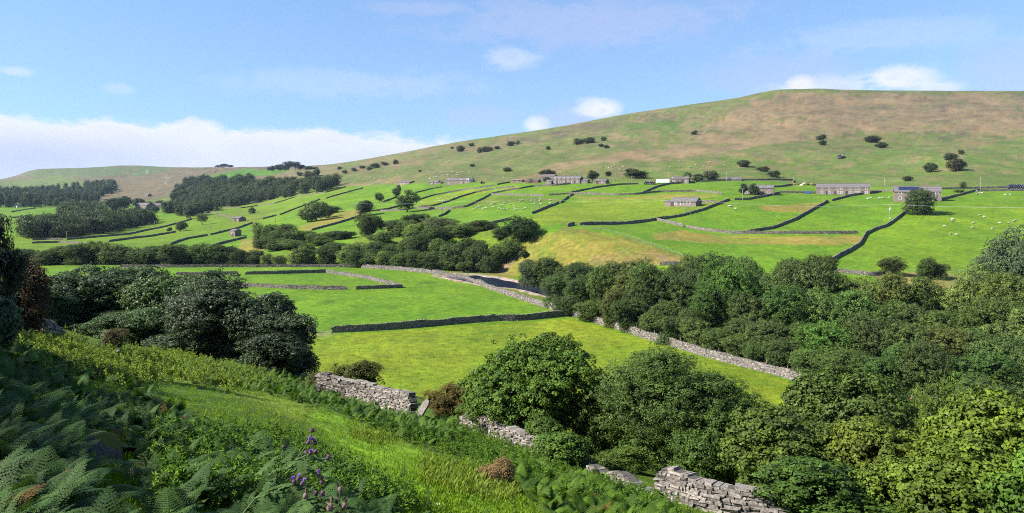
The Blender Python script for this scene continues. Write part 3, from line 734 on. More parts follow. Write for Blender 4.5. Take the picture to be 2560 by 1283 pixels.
for pts, lab, k in [
 ([(1205,564),(1240,558),(1275,550)], 'dark wall climbing behind the large round tree on the bank', FW),
 ([(1330,535),(1365,521),(1397,508)], 'dark wall beside the field of grazing sheep, below its gateway', FW),
 ([(1402,508),(1415,498),(1422,493)], 'short dark wall just above the gateway of the sheep field', FW),
 ([(1424,492),(1433,486)], 'stub of wall joining the pale cross wall above the sheep field', FW),
 ([(1419,567),(1436,562)], 'tiny broken wall stub on the brow of the river bank', FW),
 ([(1450,563),(1520,562),(1580,559),(1640,550),(1700,542),(1760,526),(1800,510),(1824,501)], 'long dark wall rising from the river bank brow towards the stone barn', FW),
 ([(1836,501),(1870,500),(1910,493),(1950,484)], 'dark wall in front of the house with the conifer', FW),
 ([(1640,550),(1680,560),(1708,567)], 'short sunlit wall sloping down from the long dark wall', FW),
 ([(1717,569),(1760,577),(1840,585),(1900,585),(1990,585),(2080,585),(2145,584)], 'pale level wall above the long straw coloured strip', FW),
 ([(1866,583),(1930,573),(1990,550),(2030,527),(2070,505)], 'dark diagonal wall between the two green fields below the terrace', FW),
 ([(2080,503),(2120,492),(2165,485),(2205,481)], 'dark wall below the terrace of houses', FW),
 ([(2075,656),(2100,641),(2125,629),(2150,613),(2158,600),(2165,587),(2190,575),(2215,568),(2240,551),(2265,531)], 'winding wall climbing from the riverside trees to the tree by the solar house', FW),
 ([(2335,504),(2370,497),(2400,489),(2425,482),(2450,477)], 'dark wall running away behind the tree by the solar house', FW),
 ([(2450,479),(2500,478),(2560,478),(2700,478)], 'roadside wall with pale stones next to the wrapped bales', FW),
 ([(2345,474),(2400,473),(2450,472),(2560,470)], 'upper roadside wall above the solar house', FW),
 ([(1950,482),(2000,483),(2048,484)], 'grey wall between the conifer house and the terrace', FW),
 ([(2166,481),(2200,479),(2245,478)], 'grey wall between the terrace and the solar house', FW),
 ([(2240,494),(2260,500),(2290,506)], 'low garden wall at the corner of the solar house', FW),
 ([(1665,508),(1700,507),(1745,506),(1790,507)], 'low grey wall along the foot of the stone barn', FW),
 ([(2080,681),(2130,685),(2180,690),(2215,688)], 'rough pale wall at the field edge above the riverside wood', FW),
 ([(1650,664),(1700,662),(1745,662)], 'broken wall below the straw coloured bank', FW),
 ([(1225,488),(1300,489),(1360,491)], 'pale cross wall at the top of the sheep field', FW),
 ([(1372,489),(1430,485),(1500,487),(1540,489),(1590,487),(1650,481),(1740,479),(1806,485)], 'long pale cross wall above the straw strip behind the barn', FW),
 ([(1427,483),(1492,470),(1545,463),(1596,461)], 'curving dark wall below the farm row', FZ),
 ([(1606,484),(1646,467),(1673,461),(1736,457)], 'curving dark wall below the house with the white trailer', FZ),
 ([(1740,455),(1800,453),(1900,451),(1985,452)], 'grey wall at the foot of the fell behind the low barn', FZ),
 ([(1985,452),(1981,463),(1960,467),(1930,469)], 'dark wall turning the corner by the resting cattle', FZ),
 ([(1040,483),(1075,474),(1106,468)], 'dark wall below the small cottage, first of the strips', FZ),
 ([(958,506),(980,498),(993,494)], 'short dark wall behind the twin field trees', FZ),
 ([(1040,503),(1080,490),(1119,483),(1153,477),(1199,471),(1236,465)], 'long dark wall striping the hillside under the farmhouse', FZ),
 ([(1243,463),(1275,457)], 'short dark wall leading up to the rusty sheds', FZ),
 ([(1050,519),(1086,515),(1113,507),(1146,495),(1186,483),(1230,474),(1259,471),(1284,469)], 'broad dark wall sweeping between the two yellowish strips', FZ),
 ([(900,533),(965,525),(992,518),(1010,510)], 'dark wall passing behind the tall oak in the strips', FZ),
 ([(950,529),(1000,527),(1040,522),(1080,522),(1131,522)], 'pale level wall under the yellowish strips', FZ),
 ([(1135,522),(1166,518),(1199,502),(1220,491),(1226,488)], 'dark wall bordering the sheep field on its upper side', FW),
 ([(1223,487),(1265,478),(1300,473),(1333,467),(1384,465),(1426,461)], 'dark wall running up to the farm row', FZ),
 ([(1096,543),(1112,537),(1125,527)], 'short dark wall behind the wooded river bank', FW),
 ([(850,486),(880,478),(907,471)], 'short dark wall on the bright slope below the fell', FZ),
 ([(815,497),(850,487)], 'dark wall low on the bright slope below the fell', FZ),
 ([(699,538),(740,522),(770,512),(800,499)], 'dark wall running up to the cluster of field trees', FZ),
 ([(657,548),(691,539)], 'short dark wall beside the field pole', FZ),
 ([(526,588),(560,580),(590,573),(631,558)], 'dark wall climbing behind the nearer field barn', FW),
 ([(426,613),(440,607),(468,598),(519,589)], 'dark wall leading towards the nearer field barn', FW),
 ([(530,617),(582,603),(616,595)], 'dark wall below the nearer field barn', FW),
 ([(560,521),(600,521),(646,514),(684,510),(740,493),(815,482),(864,468)], 'dark wall along the lower edge of the broadleaf wood', FZ),
 ([(779,577),(834,562),(890,545),(905,538)], 'dark wall beneath the straw coloured knoll', FW),
 ([(81,601),(120,600),(156,600)], 'short dark wall in the far valley field by the small barn', FZ),
 ([(167,600),(217,596),(247,593),(319,587),(375,575),(437,561),(480,549)], 'longest dark wall crossing the far valley fields', FZ),
 ([(272,605),(330,597),(375,592),(439,581)], 'second long dark wall in the far valley fields', FZ),
 ([(80,609),(150,607),(220,612)], 'pale low wall in the far valley field', FZ),
 ([(475,526),(500,530),(545,535),(600,552)], 'pale wall across the rough pasture above the barns', FZ),
 ([(28,531),(60,525),(90,521)], 'dark wall below the conifer plantation', FZ),
 ([(75,558),(100,553),(124,547)], 'dark wall in the farthest valley field', FZ),
 ([(30,545),(70,543),(140,546)], 'pale wall in the farthest valley field', FZ),
 ([(470,441),(510,436),(545,425)], 'dark wall bounding the bright field on the moor edge', FZ)]:
    wall(pts, lab, **k)
wall([(2094,396),(2100,391),(2110,392),(2106,398),(2096,398)], 'ruined stone sheepfold standing alone on the fell', h=2.4, th=1., sl=1.2, ch=.5, ruin=.3, group=None, cat='sheepfold', name='sheepfold')
fence([(1446,567),(1500,575),(1560,591),(1620,612),(1700,640),(1712,648)], 'post and wire fence along the brow of the river bank', gap=2.6, r=.06)
fence([(1425,495),(1500,499),(1560,501),(1640,500),(1680,497)], 'line of pale fence posts below the straw strip', gap=3, r=.07, wires=False)
fence([(1400,783),(1520,818),(1600,844),(1700,874),(1780,898),(1860,919),(1940,940),(2040,967)], 'stock fence standing just behind the long pale riverside wall', gap=2.2, h=1.75, r=.055, off=(1.1, 1.0))
fence([(2215,691),(2300,680),(2400,682),(2480,684)], 'thin wire fence between the field and the brown bank', gap=3, r=.05)

# ---------------------------------------------------------------- buildings
def W2(cols, lo=.9, hi=3.5, ww=1.0, wh=1.2): return [(c, z, ww, wh) for c in cols for z in (lo, hi)]
house('long_shed', 'long low grey shed with a dark gable end, farthest from the farms', 1008, 462, 34, 5.5, 4, rot=-38, depth=11, mroof=M_ROOF, wins=[(.3,.7,1.2,.8),(.55,.7,1.2,.8)], cat='shed')
house('cottage', 'small stone cottage between the long shed and the farmhouse', 1084, 462, 22, 6.5, 4.5, rot=-24, depth=7, wins=[(.3,1,1,1.1),(.7,1,1,1.1)], doors=[(.5,1,2)], chim=(.95,), leanto=(5.0,3,5,2.2,3.2))
house('farmhouse', 'long stone farmhouse with a tall gable chimney beside a white trailer', 1145, 461, 64, 9.5, 6.5, rot=-22, depth=9, wins=W2((.12,.62,.82)), doors=[(.72,1,2.1)], chim=(.55,1.0))
house('open_shed', 'long rusty brown open shed below the fell', 1293, 456, 24, 4.5, 2.2, rot=-15, depth=8, mwall=M_RUST, mroof=M_RUST, wins=[(.25,.6,3,1.6),(.7,.6,3,1.6)], cat='shed')
house('dark_barn', 'dark barn with a pale front standing left of the farm tree', 1330, 458, 30, 6, 3.5, rot=-15, depth=10, mwall=M_RUST, doors=[(.4,3,3)], cat='barn')
house('tall_barn', 'tall stone barn joined behind the farm tree', 1368, 459, 32, 11, 6, rot=-20, depth=11, Y=660, wins=[(.8,2,1.2,1.4)], doors=[(.5,2.6,3.2)], cat='barn')
house('outbuilding', 'small stone outbuilding with a dark gable before the tall barn', 1371, 462, 14, 8, 4, rot=-26, depth=6, wins=[(.4,1.5,1.1,1.2)], cat='barn')
house('farm_row', 'long pinkish stone farm row with five chimneys', 1416, 460, 66, 13, 6.5, rot=-20, depth=9, wins=W2((.08,.24,.4,.56,.72,.88)), doors=[(.16,1,2.1),(.48,1,2.1),(.8,1.2,2.1)], chim=(.2,.4,.6,.8,1.0))
house('annexe', 'dark little annexe at the end of the farm row', 1461, 459, 15, 7, 4.5, rot=-20, depth=7, wins=[(.4,1,1,1.1)], cat='barn')
house('small_barn', 'small stone barn standing beside the round dark farm tree', 1499, 460, 29, 7.5, 4.5, rot=-24, depth=8, doors=[(.3,1.4,2.2)], wins=[(.7,1.2,.8,.9)], cat='barn')
house('stone_house', 'square stone house beside the pale green trailer', 1699, 459, 42, 12, 5, rot=-20, depth=9, wins=W2((.15,.85)), doors=[(.4,1.2,2.2),(.65,2.2,2.6)], chim=(.05,.95))
house('low_barn', 'low stone barn with a broad slate roof under the fell', 1834, 452, 38, 3, 5.5, rot=-12, depth=10, doors=[(.25,1.2,2)], wins=[(.55,.6,1,.8)], cat='barn')
house('field_barn', 'old stone barn with an open side shed in the middle of the fields', 1708, 507, 55, 12, 10.5, rot=-34, depth=8.5, wins=[(.2,1,1,1.1),(.45,1,1.2,1.5),(.7,1.4,1,1)], doors=[(.06,1.6,2.2)], leanto=(-11,4.5,6,2.6,3.4), cat='barn', Y=440)
house('conifer_house', 'stone house half hidden by a conifer and garden shrubs', 1895, 487, 70, 16, 8, rot=-20, depth=8, wins=W2((.12,.35,.6,.85)), doors=[(.5,1,2.1)], chim=(.02,))
house('terrace', 'long two-storey stone terrace with many white framed windows', 2107, 487, 116, 18, 9.5, rot=-21.5, depth=8, wins=W2((.11,.245,.41,.475,.635,.745,.80,.935), .8, 3.35, .95, 1.15), doors=[(.2,1,2.1),(.36,1,2.1),(.57,1.1,2.2),(.86,1,2.1)], chim=(.34,.67))
sh = house('solar_house', 'large stone house with dark blue solar panels on its slate roof', 2294, 494, 98, 24, 13, rot=-23, depth=8.5, wins=W2((.13,.3,.7,.9), 1., 3.7), doors=[(.5,1.1,2.1)], chim=(.03,.62), Y=425)
house('gabled_barn', 'tall windowed stone field barn nearest the wooded bank', 581, 592, 15, 14.5, 4, rot=-26, depth=5.5, wins=[(.25,3.0,.5,.5),(.6,3.0,.5,.5),(.4,1.8,.5,.5)], doors=[(.5,1.1,1.9)], cat='barn')
house('pasture_barn', 'stone field barn standing in the rough pasture', 590, 555, 18, 9, 4.5, rot=-26, depth=8, doors=[(.4,1.6,2.2)], wins=[(.75,1.6,.6,.7)], cat='barn')
house('valley_barn', 'stone barn at the lower corner of the valley wood', 72, 593, 22, 9, 5.5, rot=-20, depth=6, doors=[(.6,1.6,2.2)], cat='barn')
house('hillside_farmhouse', 'pinkish farmhouse among the trees of the far valley', 352, 507, 36, 11, 6, rot=-28, depth=12, wins=W2((.2,.5,.8)), doors=[(.35,1.2,2.2)], chim=(.1,.9), Y=1150)
house('low_house', 'low slate roofed house behind the far valley farmhouse', 392, 503, 34, 6, 5, rot=-10, depth=9, wins=[(.3,1,1.2,1.2),(.7,1,1.2,1.2)], chim=(.5,), Y=1230)
house('wooded_cottage', 'little cottage at the edge of the valley wood', 421, 502, 17, 6, 4, rot=-15, depth=8, wins=[(.5,1,1.2,1.2)], chim=(.9,), Y=1200)
house('moor_barn', 'small dark barn above the farmhouse trees', 365, 474, 12, 5, 3.5, rot=-25, depth=9, doors=[(.5,1.6,2.2)], Y=1600, cat='barn')
house('white_barn', 'pale barn below the conifer plantation', 38, 519, 12, 4.5, 2.5, rot=-20, depth=8, doors=[(.5,2,2.4)], mwall=M_WHITE, cat='barn')
house('skyline_barn', 'little stone barn on the moor edge by the bright field', 500, 441, 11, 5, 3, rot=-20, depth=10, doors=[(.5,2,2.4)], cat='barn', Y=1950)
# solar panels lie on the roof slope of the house
sp = empty('solar_array', sh.matrix_basis.translation, sh.rotation_euler.z, label='row of dark blue solar panels lying on the slate roof', cat='solar panels')
k_ = 425 / F; he_, hr_, d_ = 24 * k_, 13 * k_, 8.5; sl_ = hr_ / (d_ / 2); wv = 98 * k_ / math.cos(math.radians(23))
m_pv = simple_mat('solar_cell', (.014, .018, .06), .35, .4, .2)
for i in range(6):
    xa = -wv/2 + 2.2 + i * 1.62; b = MB(); b.add([(xa, 1.0, he_ + 1.0*sl_ + .27), (xa+1.55, 1.0, he_ + 1.0*sl_ + .27), (xa+1.55, 3.4, he_ + 3.4*sl_ + .27), (xa, 3.4, he_ + 3.4*sl_ + .27),
        (xa, 1.0, he_ + 1.0*sl_ + .33), (xa+1.55, 1.0, he_ + 1.0*sl_ + .33), (xa+1.55, 3.4, he_ + 3.4*sl_ + .33), (xa, 3.4, he_ + 3.4*sl_ + .33)], BOXF); b.build('panel', m_pv, sp)

# trailers, tractor, skip
def trailer(px, py, L, H_, rot, label, m):
    p = hit(px, py, 200); e = empty('trailer', p, math.radians(rot), label=label, cat='trailer')
    b = MB(); b.box(-L/2, L/2, -1.2, 1.2, .8, .8 + H_).box(-L/2 - .05, L/2 + .05, -1.25, 1.25, .7, .8).box(-L/2 - .05, L/2 + .05, -1.25, 1.25, .8 + H_, .9 + H_)
    b.build('body', m, e)
    for x in (-L*.3, L*.12, L*.3):
        for y in (-1.0, 1.0): MB().tube([(x, y - .15, .45), (x, y + .15, .45)], .45, 12).build('wheel', M_TYRE, e)
    MB().tube([(L/2, 0, .7), (L/2 + 1.4, 0, .6)], .06, 5).build('drawbar', M_METAL, e)
M_PALE = simple_mat('pale_sheet', (.62, .72, .66), .5, .4, .06)
trailer(1657, 459, 9.5, 2.3, -12, 'long pale green white trailer parked beside the square stone house', M_PALE)
trailer(1176, 456, 4.5, 2.6, 20, 'white box trailer parked behind the long farmhouse', M_WHITE)
def tractor(px, py, label):
    p = hit(px, py, 200); e = empty('tractor', p, math.radians(15), label=label, cat='tractor')
    b = MB(); b.box(-.2, 1.9, -.45, .45, .8, 1.55).box(-1.2, -.1, -.75, .75, .9, 1.5).add([(1.9,-.4,.8),(2.2,-.35,.8),(2.2,.35,.8),(1.9,.4,.8),(1.9,-.4,1.5),(2.2,-.35,1.35),(2.2,.35,1.35),(1.9,.4,1.5)], BOXF)
    b.build('body', M_RED, e)
    b = MB(); b.add([(-1.2,-.75,1.5),(-.1,-.75,1.5),(-.1,.75,1.5),(-1.2,.75,1.5),(-1.1,-.65,2.6),(-.25,-.65,2.6),(-.25,.65,2.6),(-1.1,.65,2.6)], BOXF); b.build('cab', M_DARK, e)
    MB().box(-1.2, -.15, -.72, .72, 2.6, 2.72).build('cab_roof', M_RED, e)
    for x, r_, y in ((-.8,.85,.95),(-.8,.85,-.95),(1.5,.5,.7),(1.5,.5,-.7)): MB().tube([(x,y-.2,r_),(x,y-.17,r_),(x,y+.17,r_),(x,y+.2,r_)], [r_*.85,r_,r_,r_*.85], 14).build('wheel', M_TYRE, e)
tractor(1206, 459.5, 'red tractor parked on the lane right of the long farmhouse')
p = hit(2018, 484.5, 200); sk = empty('skip', p, math.radians(-20), label='blue rubbish skip by the end of the terrace', cat='skip')
b = MB(); b.add([(-1.2,-.9,.1),(1.2,-.9,.1),(1.2,.9,.1),(-1.2,.9,.1),(-1.9,-.95,1.5),(1.9,-.95,1.5),(1.9,.95,1.5),(-1.9,.95,1.5)], [f for f in BOXF if f != (4,5,6,7)]); b.box(-1.95,1.95,-1.0,-.9,1.42,1.55).box(-1.95,1.95,.9,1.0,1.42,1.55); b.build('body', M_BLUE, sk)
for x in (-.9, .9): MB().box(x - .1, x + .1, -1.02, -.95, .3, 1.4).build('rib', M_BLUE, sk)
# wrapped bales
M_BALE = simple_mat('bale_wrap', (.02, .021, .035), .25, .6, .4)
bt = MB(); bt.tube([(0,-.62,.6),(0,-.6,.6),(0,-.45,.6),(0,.45,.6),(0,.6,.6),(0,.62,.6)], [.3,.5,.61,.61,.5,.3], 16); bm_ = mk_mesh('bale', np.concatenate(bt.V), bt.F, True, mats=(M_BALE,))
def bales(px, py, n, rows, rot, label, grp, ymin=200):
    p = hit(px, py, ymin); c, s = math.cos(rot), math.sin(rot)
    for r_ in range(rows):
        for i in range(n - r_):
            for d in range(2):
                x = (i - (n - 1) / 2 + r_ * .5) * 1.25; y = d * 1.3; q = (p[0] + x*c - y*s, p[1] + x*s + y*c); o = link('wrapped_bale', bm_, loc=(*q, float(tz(*q)) + r_ * 1.03 - .03), rz=rot + random.uniform(-.06, .06)); tag(o, label, 'bale', grp)
bales(1624, 461.5, 7, 2, -.2, 'black wrapped silage bale stacked by the wall near the pale green trailer', 'black bales by the trailer')
bales(2546, 475, 10, 3, -.2, 'black wrapped silage bale stacked beside the roadside wall', 'black bales by the road wall')
# cattle
for i, (px, py, c, rz) in enumerate([(1987,463,'ginger',.2),(2004,466,'white',2.9),(2010,463,'ginger',.4),(2011,461.5,'white',3.0),(2020,464,'black',.1),(1999,464,'black',2.8),(2030,463,'ginger',.3),(2036,465,'black',2.6)]):
    lab = ['ginger cow lying closest to the wall corner', 'white cow lying in front of the herd', 'ginger cow in the middle of the herd', 'white cow standing at the back of the herd', 'black cow in the middle of the herd', 'black cow near the front of the herd', 'ginger cow towards the terrace side of the herd', 'black cow nearest the terrace'][i]
    tag(link('cow', COWS[c], loc=hit(px, py, 200), rz=rz), lab, 'cow', 'cattle by the terrace')
# sheep
def sheep(pts, label, grp, ymin=120., sc=1.):
    Pq = hits([q[0] for q in pts], [q[1] for q in pts], ymin)
    for q in Pq:
        o = link('sheep', ME_SHEEPG if random.random() < .7 else ME_SHEEP, loc=q, rz=random.choice((0, math.pi)) + random.uniform(-.6, .6)); o.scale = (sc,) * 3; tag(o, label, 'sheep', grp)
def spread(poly, n):
    xs = [q[0] for q in poly]; ys = [q[1] for q in poly]; L = []
    while len(L) < n:
        x, y = random.uniform(min(xs), max(xs)), random.uniform(min(ys), max(ys))
        if pip(poly, np.array([x]), np.array([y]))[0]: L.append((x, y))
    return L
sheep(spread([(1185,520),(1250,506),(1320,500),(1385,498),(1375,512),(1320,526),(1250,528),(1180,526)], 38), 'white sheep grazing in the green field by the twin poles', 'sheep by the twin poles', sc=.95)
sheep([(2382,550),(2381,556),(2361,567.5),(2376,587),(2391,589),(2434,559),(2432,571),(2450,540),(2460,544),(2481,574),(2500,560),(2522,560),(2534,555),(2538,553),(2551,577),(2496,611),(2383,551)], 'white sheep grazing in the wide field below the roadside wall', 'sheep in the wide field', sc=.85)
sheep([(2436,479.5),(2443,480.5),(2449,484),(2455,485),(2442,487),(2513,489),(2526,489)], 'white sheep grazing close to the roadside wall', 'sheep near the roadside wall')
sheep([(2170,499),(2177,497),(2198,498),(2207,497),(2224,496),(2140,470)], 'white sheep grazing below the gable of the solar house', 'sheep below the solar house')
sheep([(1829,518),(1824,517.5),(1839,524)], 'white sheep resting in the field below the field barn', 'sheep below the field barn')
sheep(spread([(1060,448),(1068,430),(1180,428),(1176,436),(1070,450)], 30), 'white sheep grazing on the fell above the long farmhouse', 'sheep on the fell above the farmhouse', sc=1.1)
sheep(spread([(1500,420),(1510,404),(1570,410),(1550,424)], 11), 'white sheep grazing on the fell above the round farm tree', 'sheep above the farm tree', sc=1.05)
sheep(spread([(1640,415),(1700,402),(1830,404),(1790,424),(1730,426)], 10), 'white sheep scattered on the fell above the square house', 'sheep above the square house', sc=1.)
sheep(spread([(880,446),(960,440),(1000,446),(900,456)], 16), 'white sheep grazing high above the broadleaf wood', 'sheep above the wood', sc=1.1)
sheep(spread([(1055,505),(1130,482),(1160,490),(1080,510)], 8), 'white sheep grazing in the yellowish strip', 'sheep in the yellowish strip', sc=1.)
# poles and lines
_, a = pole(888, 549, 508, 'power pole beside the bushy field trees below the strips')
_, b0 = pole(1106, 538, 501, 'power pole standing before the broad dark sweeping wall')
_, c0 = pole(1337, 527, 495, 'pole with a box, first of the twin poles in the sheep field')
pole(1349, 521, 493, 'plain pole, second of the twin poles in the sheep field')
_, d0 = pole(1716, 528, 489, 'plain pole before the field barn', Y=408)
_, d1 = pole(1726, 527, 489, 'pole with fittings before the field barn', Y=407, box=False)
_, g0 = pole(1857, 502, 461, 'tall pole in front of the conifer house', Y=437)
_, h0 = pole(2225, 554, 511, 'power pole with a transformer by the winding wall', box=True)
wire(a, b0, 1.5, 'overhead line between the strip field poles'); wire(b0, c0, 1.5, 'overhead line passing the sheep field'); wire(c0, d0, 2., 'overhead line crossing the yellow field to the barn')
wire(d1, h0, 2.0, 'overhead line from the barn poles to the transformer pole'); wire(h0, h0 + np.array([95, -45, 2.]), 2.0, 'overhead line leaving the transformer pole across the wide field', r=.03)
for px, pb, pt, lab, ar in [(688,561,526,'power pole between the barns and the dark walls',1),(526,572,556,'short pole below the pasture barn',0),(167,601,579,'pole in the far valley field with the small barn',1),(373,571,556,'pole in the field beside the valley wood',0),(386,568,552,'second pole in the field beside the valley wood',0),
    (1817,463,432,'thin pole left of the low barn roof',0),(1983,475,443,'pole at the wall corner by the cattle',0),(2211,482,447,'thin pole between terrace and solar house',0),(2452,479,443,'pole beside the roadside wall',0),(1538,454,434,'thin pole on the fell beside the round farm tree',0),(1580,463,440,'thin pole below the elongated thorn thicket',0),(1671,456,431,'thin pole beside the square stone house',0),(1259,457,440,'thin pole on the lane by the rusty sheds',0)]:
    pole(px, pb, pt, lab, arm=bool(ar), ymin=200)

# ---------------------------------------------------------------- trees
def T(px, py, hpx, wpx, key, col, label, group=None, name='broadleaf_tree', ymin=120., Y=None, cat='tree'):
    p = hit(px, py, ymin) if Y is None else at(px, Y); k = p[1] / F
    return tree(name, key, p, wpx * k, hpx * k, col, label, cat, group)
# lone trees and bushes with a label of their own
for a in [
 (925,591,62,68,'mid',DKG,'dark round tree at the upper edge of the wooded bank, beside the pole'),
 (911,540,42,46,'far',DKG,'round dark tree beside the power pole in the strips'),
 (1018,531,54,56,'far',MDG,'tall oak standing against the dark striping walls'),
 (992,496,32,26,'far',BLG,'slim dark tree just above the tall oak'),
 (949,505,26,24,'far',MDG,'small tree left of the slim dark tree'),
 (836,532,18,34,'bush',MDG,'low bush beside the clump of field trees'),
 (477,547,40,36,'far',BLG,'large dark tree at the corner of the valley wood'),
 (505,562,30,28,'faropen',GRY_G,'open crowned thorn tree with a visible trunk in the far field'),
 (452,578,24,36,'far',DKG,'wide dark tree standing by a wall in the far field'),
 (423,580,13,13,'far',DKG,'tiny tree beside the wide dark tree in the far field'),
 (630,534,16,22,'bush',DKG,'small thorn bush in the rough pasture above the barn'),
 (1482,453,26,32,'far',(.028,.055,.02),'round dark tree beside the farm row'),
 (1371,459,17,28,'far',BLG,'dark tree before the tall barn'),
 (1858,487,32,30,'conifer',(.03,.065,.03),'dark conifer in front of the half hidden stone house'),
 (1884,488,28,28,'far',BLG,'bushy tree beside the conifer'),
 (1920,487,15,16,'bush',OLV,'brownish garden shrub against the half hidden house'),
 (1908,487,14,16,'bush',OLV,'rounded garden shrub beside the conifer house door'),
 (2296,536,82,80,'mid',(.05,.08,.03),'grey green tree covering the front of the solar house'),
 (2332,497,26,34,'far',GRY_G,'pale shrub at the gable of the solar house'),
 (1718,455,26,24,'far',MDG,'green tree behind the square stone house'),
 (1748,452,18,40,'bush',GRY_G,'grey green thicket behind the square stone house'),
 (1778,450,24,40,'bush',(.06,.075,.05),'rounded greyish thicket right of the square house'),
 (2408,479,28,22,'faropen',DKG,'wind bent thorn by the dark wall behind the solar house'),
 (2396,481,8,26,'bush',LTG,'low shrub under the wind bent thorn'),
 (2226,688,50,66,'mid',(.06,.085,.024),'lone round thorn tree at the field edge with its shadow beside it'),
 (2314,697,54,56,'mid',DKG,'dark round bush paired on the brown bank'),
 (2346,697,44,60,'mid',(.045,.075,.022),'spreading bush paired on the brown bank'),
 (1306,604,68,92,'mid',(.035,.075,.02),'large round dark tree on the brow of the river bank'),
 (1276,650,58,62,'mid',MDG,'bushy tree leaning over the earth scar of the bank'),
 (1310,645,20,26,'hawthorn',DKG,'small bush on the slope above the earth scar'),
 (790,553,52,62,'far',MDG,'clump like tree on the bright slope, tallest there'),
 (770,556,38,46,'far',DKG,'dark lower tree of the clump on the bright slope'),
 (815,545,34,40,'far',BLG,'right hand tree of the clump on the bright slope')]:
    T(*a)
# thorns on the fell
FELL = [(1152,379,18,22,'lone thorn highest on the skyline side of the fell'),(1178,366,9,14,'small thorn just under the skyline'),(1201,382,14,20,'thorn leading the ragged row on the fell'),(1217,380,16,30,'broad thorn in the ragged row on the fell'),(1243,373,9,16,'thorn trailing the ragged row on the fell'),
 (1278,365,12,22,'thorn pair below the skyline, larger one'),(1295,361,10,12,'thorn pair below the skyline, smaller one'),(1450,361,15,30,'wide thorn thicket in the middle of the fell'),(1474,358,15,30,'second wide thicket in the middle of the fell'),(1510,352,11,14,'little thorn right of the wide thickets'),(1503,367,9,16,'low thorn below the wide thickets'),(1516,371,9,14,'lowest thorn below the wide thickets'),(1370,374,9,14,'small thorn alone in mid fell'),
 (1735,337,11,16,'single dark thorn high on the bare fell'),(2052,351,15,26,'upper thorn of the stacked pair'),(2056,363,14,22,'lower thorn of the stacked pair'),(2183,356,20,42,'long thorn thicket high on the fell'),(2203,370,15,30,'round thorn below the long thicket'),(1860,417,20,34,'large thorn above the low barn'),(1906,429,13,28,'flat topped thorn above the cattle'),(1933,443,17,28,'dark round thorn above the wall corner'),
 (1590,445,24,58,'elongated thorn thicket leaning with the wind'),(1363,441,18,32,'thorn clump behind the tall barn'),(1382,438,12,18,'small thorn behind the farm row'),(1520,441,15,18,'small round thorn right of the farm tree'),(2326,431,28,32,'ragged thorn above the solar house'),(2374,400,20,30,'upper thorn of the big pair near the gully'),(2390,428,36,44,'largest round thorn near the gully'),(2403,386,12,16,'small thorn at the head of the gully'),(2268,453,15,24,'thorn behind the solar house chimney'),
 (1268,429,11,20,'thorn above the rusty sheds'),(1180,417,7,12,'speck of a thorn above the farmhouse'),(1130,372,6,10,'tiny thorn near the skyline'),(1050,430,6,9,'tiny thorn above the sheep'),
 (940,420,14,24,'broad thorn on the shoulder of the fell'),(988,411,14,14,'thorn on the shoulder of the fell, uppermost'),(962,414,10,18,'thorn on the shoulder of the fell, middle'),(905,421,8,16,'small thorn on the shoulder of the fell'),(885,428,9,14,'thorn above the end of the broadleaf wood'),(862,434,10,14,'scrubby thorn nearest the broadleaf wood'),(850,424,8,12,'scrubby thorn high above the wood'),(925,426,10,14,'low thorn among the shoulder thorns'),
 (792,440,22,18,'dark upright tree above the broadleaf wood'),(775,447,20,26,'bushy tree beside the dark upright tree'),(750,440,10,18,'bush on the straw slope above the wood')]
for px, py, h, w_, lab in FELL: T(px, py, h, w_, 'bush', (HAW[0]*random.uniform(.85,1.2), HAW[1]*random.uniform(.85,1.2), HAW[2]), lab, 'thorn trees on the fell', 'thorn_tree', 250)
# trees on the moor edge skyline
for px, py, h, w_, key in [(700,432,18,26,'far'),(722,428,24,34,'faropen'),(738,427,22,30,'faropen'),(752,427,14,26,'far'),(770,424,9,30,'bush'),(785,420,6,22,'bush'),(680,436,14,26,'far'),(712,432,14,28,'far')]:
    T(px, py, h, w_, key, (.03,.05,.03), 'dark tree of the shelterbelt on the moor edge', 'moor edge shelterbelt', ymin=900, Y=1900)
for px, py, h, w_ in [(545,427,6,16),(560,424,10,26),(575,423,7,20)]: T(px, py, h, w_, 'far', (.03,.05,.03), 'dark tree in the small skyline clump on the moor', 'skyline clump on the moor', Y=2800)
T(67, 478, 14, 20, 'far', (.03,.05,.03), 'round tree standing up behind the conifer plantation', Y=1900)
for px, py, h, w_ in [(290,508,38,50),(312,498,34,36),(345,484,24,30),(300,495,34,40),(375,490,20,24),(388,513,18,22),(366,516,14,16),(450,455,26,30),(440,470,26,30),(405,486,16,30)]:
    T(px, py, h, w_, 'far', (.042,.075,.032), 'dark broadleaf tree around the far valley farmhouse', 'trees around the far farmhouse', Y=1050 + 8 * (510 - py))
# row of trees across the back of the meadow
G1 = 'tree row behind the meadow'
for px, pt, w_, Y, c in [(118,622,60,326,DKG),(160,612,70,330,MDG),(205,606,70,326,DKG),(238,588,84,334,LTG),(275,612,60,326,MDG),(310,606,76,330,DKG),(352,614,66,326,DKG),(395,612,70,332,DKG),(432,610,70,326,DKG),(470,612,56,332,MDG),(508,601,62,328,MDG),(545,608,60,326,DKG),(580,612,56,330,(.035,.065,.022)),(598,622,40,326,DKG),(60,620,60,330,DKG),(20,615,60,330,DKG)]:
    p, h = ptop(px, pt, Y); tree('broadleaf_tree', 'mid', p, w_ * Y / F * random.uniform(1.2, 1.5), h, c, 'broadleaf tree in the row at the back of the valley meadow', 'tree', G1)
for px, pt, w_, Y, c in [(640,620,48,330,GRY_G),(668,632,40,326,LTG),(622,640,34,326,GRY_G)]:
    p, h = ptop(px, pt, Y); tree('broadleaf_tree', 'midopen', p, w_ * Y / F, h, c, 'small greyish tree at the end of the meadow tree row', 'tree', 'greyish trees ending the row')
